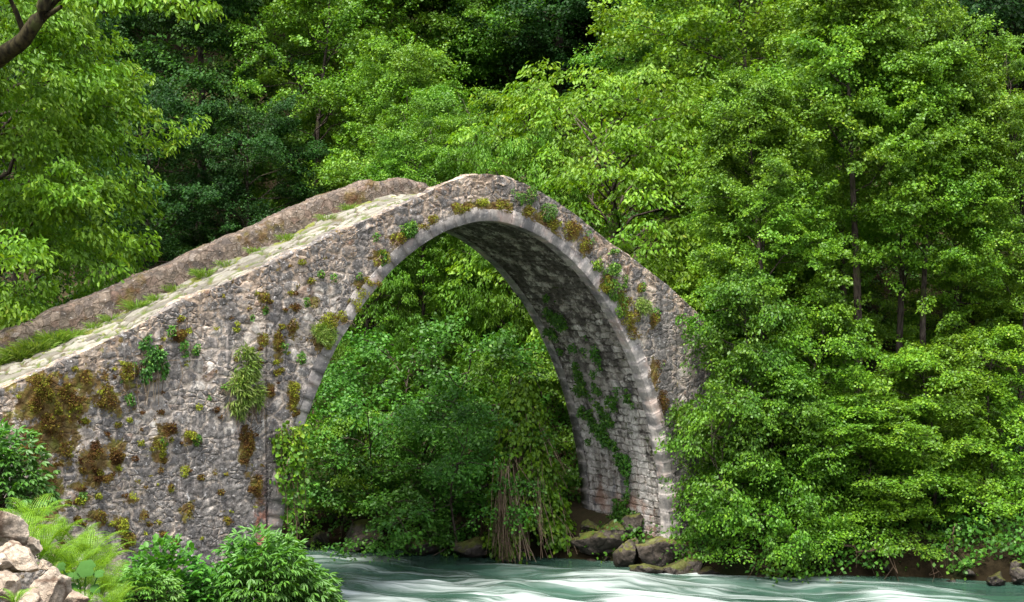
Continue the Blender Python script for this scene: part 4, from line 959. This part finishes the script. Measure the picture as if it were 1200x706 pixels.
# stump smothered in creepers, with dry roots trailing in the river
def vine_mound():
    rs = np.random.RandomState(91); d = 33.9; base = at(622, 646, d); e = empty('vine_covered_stump', tuple(base)); tag(e, 'vine-smothered stump with bundles of dry brown roots trailing into the river', 'stump')
    g = Geo(); st = Geo(); tk = Geo()
    tube(tk, np.array([[-.1, .2, -.4], [-.15, .2, 1.2], [-.2, .15, 2.6], [-.22, .15, 3.75]]), np.array([.22, .17, .11, .05]), 8, .3); obj('trunk', tk.mesh('trunk', L_DRY), e)
    n = 430
    f = rs.rand(n)**1.25; a = rs.rand(n)*2*PI; r = .10+.86*(1-f)**.75
    Cn = np.stack([np.cos(a)*r-.2*f, np.sin(a)*r*.8+.1, f*3.6+.1], 1)
    keep = ~((np.cos(a)*RT[0]+np.sin(a)*RT[1] < .15) & (f < .62) & (rs.rand(n) < .22))
    Cn = Cn[keep]; a = a[keep]
    O = np.stack([np.cos(a), np.sin(a), 0*a], 1)
    pads(g, rs, Cn, rs.uniform(.14, .3, len(Cn)), O, 26, .10, .75, droop=.8, ldrop=.7, ob=.9, upb=.5, shape='hex')
    obj('vine_leaves', g.mesh('vine_leaves', L_ALDER), e).color = (.95, .95, .9, 1)
    for i in range(120):
        a0 = rs.rand()*2*PI; f = rs.uniform(.25, .95); r = .1+1.0*(1-f)**.75
        p0 = np.array([math.cos(a0)*r-.2*f, math.sin(a0)*r*.8+.1, f*3.5]); a1 = a0+rs.normal()*.5; r1 = r+rs.uniform(.1, .5); z1 = max(.0, f*3.5-rs.uniform(.7, 2.2))
        p2 = np.array([math.cos(a1)*r1, math.sin(a1)*r1*.8, z1]); p1 = (p0+p2)/2+rs.normal(size=3)*.12+np.array([0, 0, .1])
        q = np.linspace(0, 1, 7)[:, None]; tube(st, p0*(1-q)**2+2*p1*q*(1-q)+p2*q*q, rs.uniform(.004, .010), 4, rs.rand())
    obj('dry_stems', st.mesh('dry_stems', L_DRY), e)
    rt = Geo()
    for i in range(64):
        x0 = 590+rs.normal()*5; x1 = x0+rs.uniform(-6, 20)+(x0-590)*.6
        if i > 54: x0 = rs.uniform(628, 636); x1 = x0+rs.uniform(4, 14)
        q = np.linspace(0, 1, 7); y0 = rs.uniform(535, 602); y1 = rs.uniform(645, 662) if i <= 54 else rs.uniform(620, 650)
        P = np.stack([at(x0+(x1-x0)*t**1.6, y0+(y1-y0)*t, d-1.05+.25*rs.rand()-.1*t) for t in q])-base+np.cumsum(rs.normal(size=(7, 3))*.022, 0)
        tube(rt, P, np.linspace(.009, .004, 7)*rs.uniform(.6, 1.3), 4, .1+.75*rs.rand()**1.5)
    obj('dry_roots', rt.mesh('dry_roots', L_DRY), e)
vine_mound()

# grass along the far parapet of the walkway
def grass_mesh(seed, n, L, R):
    rs = np.random.RandomState(seed); g = Geo(); a = rs.rand(n)*2*PI; r = np.sqrt(rs.rand(n))*R
    P = np.stack([np.cos(a)*r, np.sin(a)*r*.6, 0*a-.02], 1)
    D = np.stack([np.cos(a)*.5, np.sin(a)*.5, np.ones(n)], 1)+rs.normal(size=(n, 3))*.3
    ll = L*rs.uniform(.4, 1.1, n); D = nrm(D); N = nrm(np.stack([np.cos(a), np.sin(a), .3+0*a], 1)*-1.+rs.normal(size=(n, 3))*.4)
    t = rs.rand(n)
    leaves(g, rs, P, D, N, ll, .075, np.clip(.3+.4*t, 0, 1), 'quad')
    D2 = D*.55+np.stack([np.cos(a), np.sin(a), -.35+0*a], 1)*.5
    leaves(g, rs, P+D*ll[:, None]*.62, D2, N, ll*.7, .085, np.clip(.45+.4*t, 0, 1), 'quad')
    return g.mesh('grass_tuft', L_GRASS)
GRS = [grass_mesh(1, 420, .34, .24), grass_mesh(2, 240, .24, .2), grass_mesh(3, 140, .17, .18)]
GG = 'grass tufts along the far parapet of the walkway'
for i, (px, py, k, lab) in enumerate([(0, 420, 0, 'long grass tuft at the left edge of the walkway'), (22, 412, 0, 'second long grass tuft from the left edge of the walkway'), (42, 402, 0, 'thick grass tuft in the middle of the grassy strip'), (64, 393, 0, 'long grass tuft towards the upper end of the grassy strip'), (84, 386, 1, 'shorter grass tuft ending the grassy strip'),
        (158, 358, 1, 'grass tuft alone against the parapet halfway along the grassy edge'), (112, 383, 2, None), (130, 372, 2, None), (180, 350, 2, None), (205, 338, 2, None), (238, 324, 1, 'grass tuft on the steep middle stretch of the walkway'), (265, 311, 2, None), (335, 279, 2, None), (300, 297, 2, None), (380, 257, 2, None), (410, 246, 2, None)]):
    p = onv(px, py, 2.38); o = obj('grass_tuft', GRS[k]); o.location = (p[0], 2.4-.06*(i % 3), float(z_deck(p[0]))); o.rotation_euler[2] = i*1.7
    tag(o, lab or 'short sparse grass tuft at the foot of the parapet', 'grass', GG)

# bare roots and branches over the water under the alders
GBr = 'bare branches hanging at the far bank'
def branch(pts, r, lab, twigs=6, seed=0):
    rs = np.random.RandomState(seed); P = np.array([at(*p) for p in pts]); b = P[0].copy(); g = Geo(); P = P-b
    q = np.linspace(0, 1, 12); k = np.linspace(0, 1, len(P)); PP = np.stack([np.interp(q, k, P[:, i]) for i in range(3)], 1)+rs.normal(size=(12, 3))*.025
    tube(g, PP, np.linspace(r, r*.3, 12), 6, .25)
    for i in range(twigs):
        j = rs.randint(3, 12); dv = rs.normal(size=3)*.3+np.array([0, 0, -.35]); tube(g, np.stack([PP[j], PP[j]+dv*.5+rs.normal(size=3)*.04, PP[j]+dv]), np.array([r*.35, r*.25, .005]), 4, .35)
    o = obj('bare_branch', g.mesh('bare_branch', L_DRY)); o.location = tuple(b); o.color = (.6, .6, .6, 1); tag(o, lab, 'branch', GBr)
branch([(985, 632, 31.6), (1010, 648, 31.5), (1035, 640, 31.4), (1052, 672, 31.2)], .035, 'crooked root forking into the water below the alders', 9, 1)
branch([(1075, 640, 31.6), (1090, 654, 31.4), (1105, 678, 31.2)], .02, 'thin broken branch slanting down to the water', 3, 2)
branch([(1120, 615, 31.6), (1112, 635, 31.5), (1108, 660, 31.4)], .018, 'twiggy branch hanging left of the right stones', 6, 3)
branch([(455, 585, 34.3), (470, 615, 34.2), (486, 642, 34.1)], .02, 'dead twig hanging to the water under the leaning shrub', 8, 4)
branch([(390, 596, 34.7), (415, 612, 34.5), (440, 632, 34.3)], .02, 'dead branches above the long tan rock', 9, 5)
branch([(870, 652, 31.4), (895, 664, 31.3), (925, 678, 31.2)], .022, 'low dead branch beside the flat wet ledge', 4, 6)

# a bit of mossy plank fence between the alders
def plank_fence():
    b = at(1120, 478, 38.5); e = empty('plank_fence', tuple(b)); tag(e, 'old brown plank rail with moss glimpsed between the alders', 'fence')
    rt = RT*np.array([1, 1, 0])
    for t in (0., .75):
        g = Geo(); tube(g, np.array([rt*t+[0, 0, -.9], rt*t+[0, 0, .28]]), .05, 6, .3); obj('post', g.mesh('post', L_DRY), e)
    for z in (.02, .22):
        g = Geo(); tube(g, np.array([rt*-.2+[0, -.06, z], rt*.95+[0, -.06, z+.02]]), .045, 4, .2); obj('rail', g.mesh('rail', L_DRY), e)
plank_fence()

# ----------------------------------------------------------------- world, sun, camera, colour management
w = bpy.data.worlds.new('World'); bpy.context.scene.world = w; w.use_nodes = True
nt = w.node_tree; bg = nt.nodes['Background']
sky = nt.nodes.new('ShaderNodeTexSky'); sky.sky_type = 'NISHITA'; sky.sun_disc = False
SUN_EL, SUN_AZ = 67., 248.      # azimuth clockwise from +Y: the light comes from the left, over the camera's shoulder
sky.sun_elevation = math.radians(SUN_EL); sky.sun_rotation = math.radians(SUN_AZ)
sky.dust_density = 3.; sky.air_density = 1.
hs = nt.nodes.new('ShaderNodeHueSaturation'); hs.inputs['Saturation'].default_value = .4
nt.links.new(sky.outputs[0], hs.inputs['Color']); nt.links.new(hs.outputs[0], bg.inputs[0]); bg.inputs[1].default_value = .08
sl = bpy.data.lights.new('sun', 'SUN'); sl.energy = 1.5; sl.angle = math.radians(18); sl.color = (1., .95, .87)
so = link(bpy.data.objects.new('sun', sl))
a_, e_ = math.radians(SUN_AZ), math.radians(SUN_EL)
to_sun = Vector((math.sin(a_)*math.cos(e_), math.cos(a_)*math.cos(e_), math.sin(e_)))
so.rotation_euler = to_sun.to_track_quat('Z', 'Y').to_euler(); so.location = (-10, -20, 30)
cd = bpy.data.cameras.new('camera'); cam = link(bpy.data.objects.new('camera', cd))
cam.location = tuple(CAM); cam.rotation_euler = (PI/2+PIT, 0, -YAW)
cd.sensor_width = 36.; cd.lens = 36.*FPX/1200; cd.clip_end = 600; cd.clip_start = .1
sc = bpy.context.scene; sc.camera = cam
sc.view_settings.view_transform = 'Standard'; sc.view_settings.look = 'None'; sc.view_settings.gamma = 1.; sc.view_settings.exposure = 2.66
cy = sc.cycles; cy.max_bounces = 6; cy.diffuse_bounces = 3; cy.glossy_bounces = 2; cy.transmission_bounces = 3; cy.transparent_max_bounces = 4
cy.caustics_reflective = False; cy.caustics_refractive = False
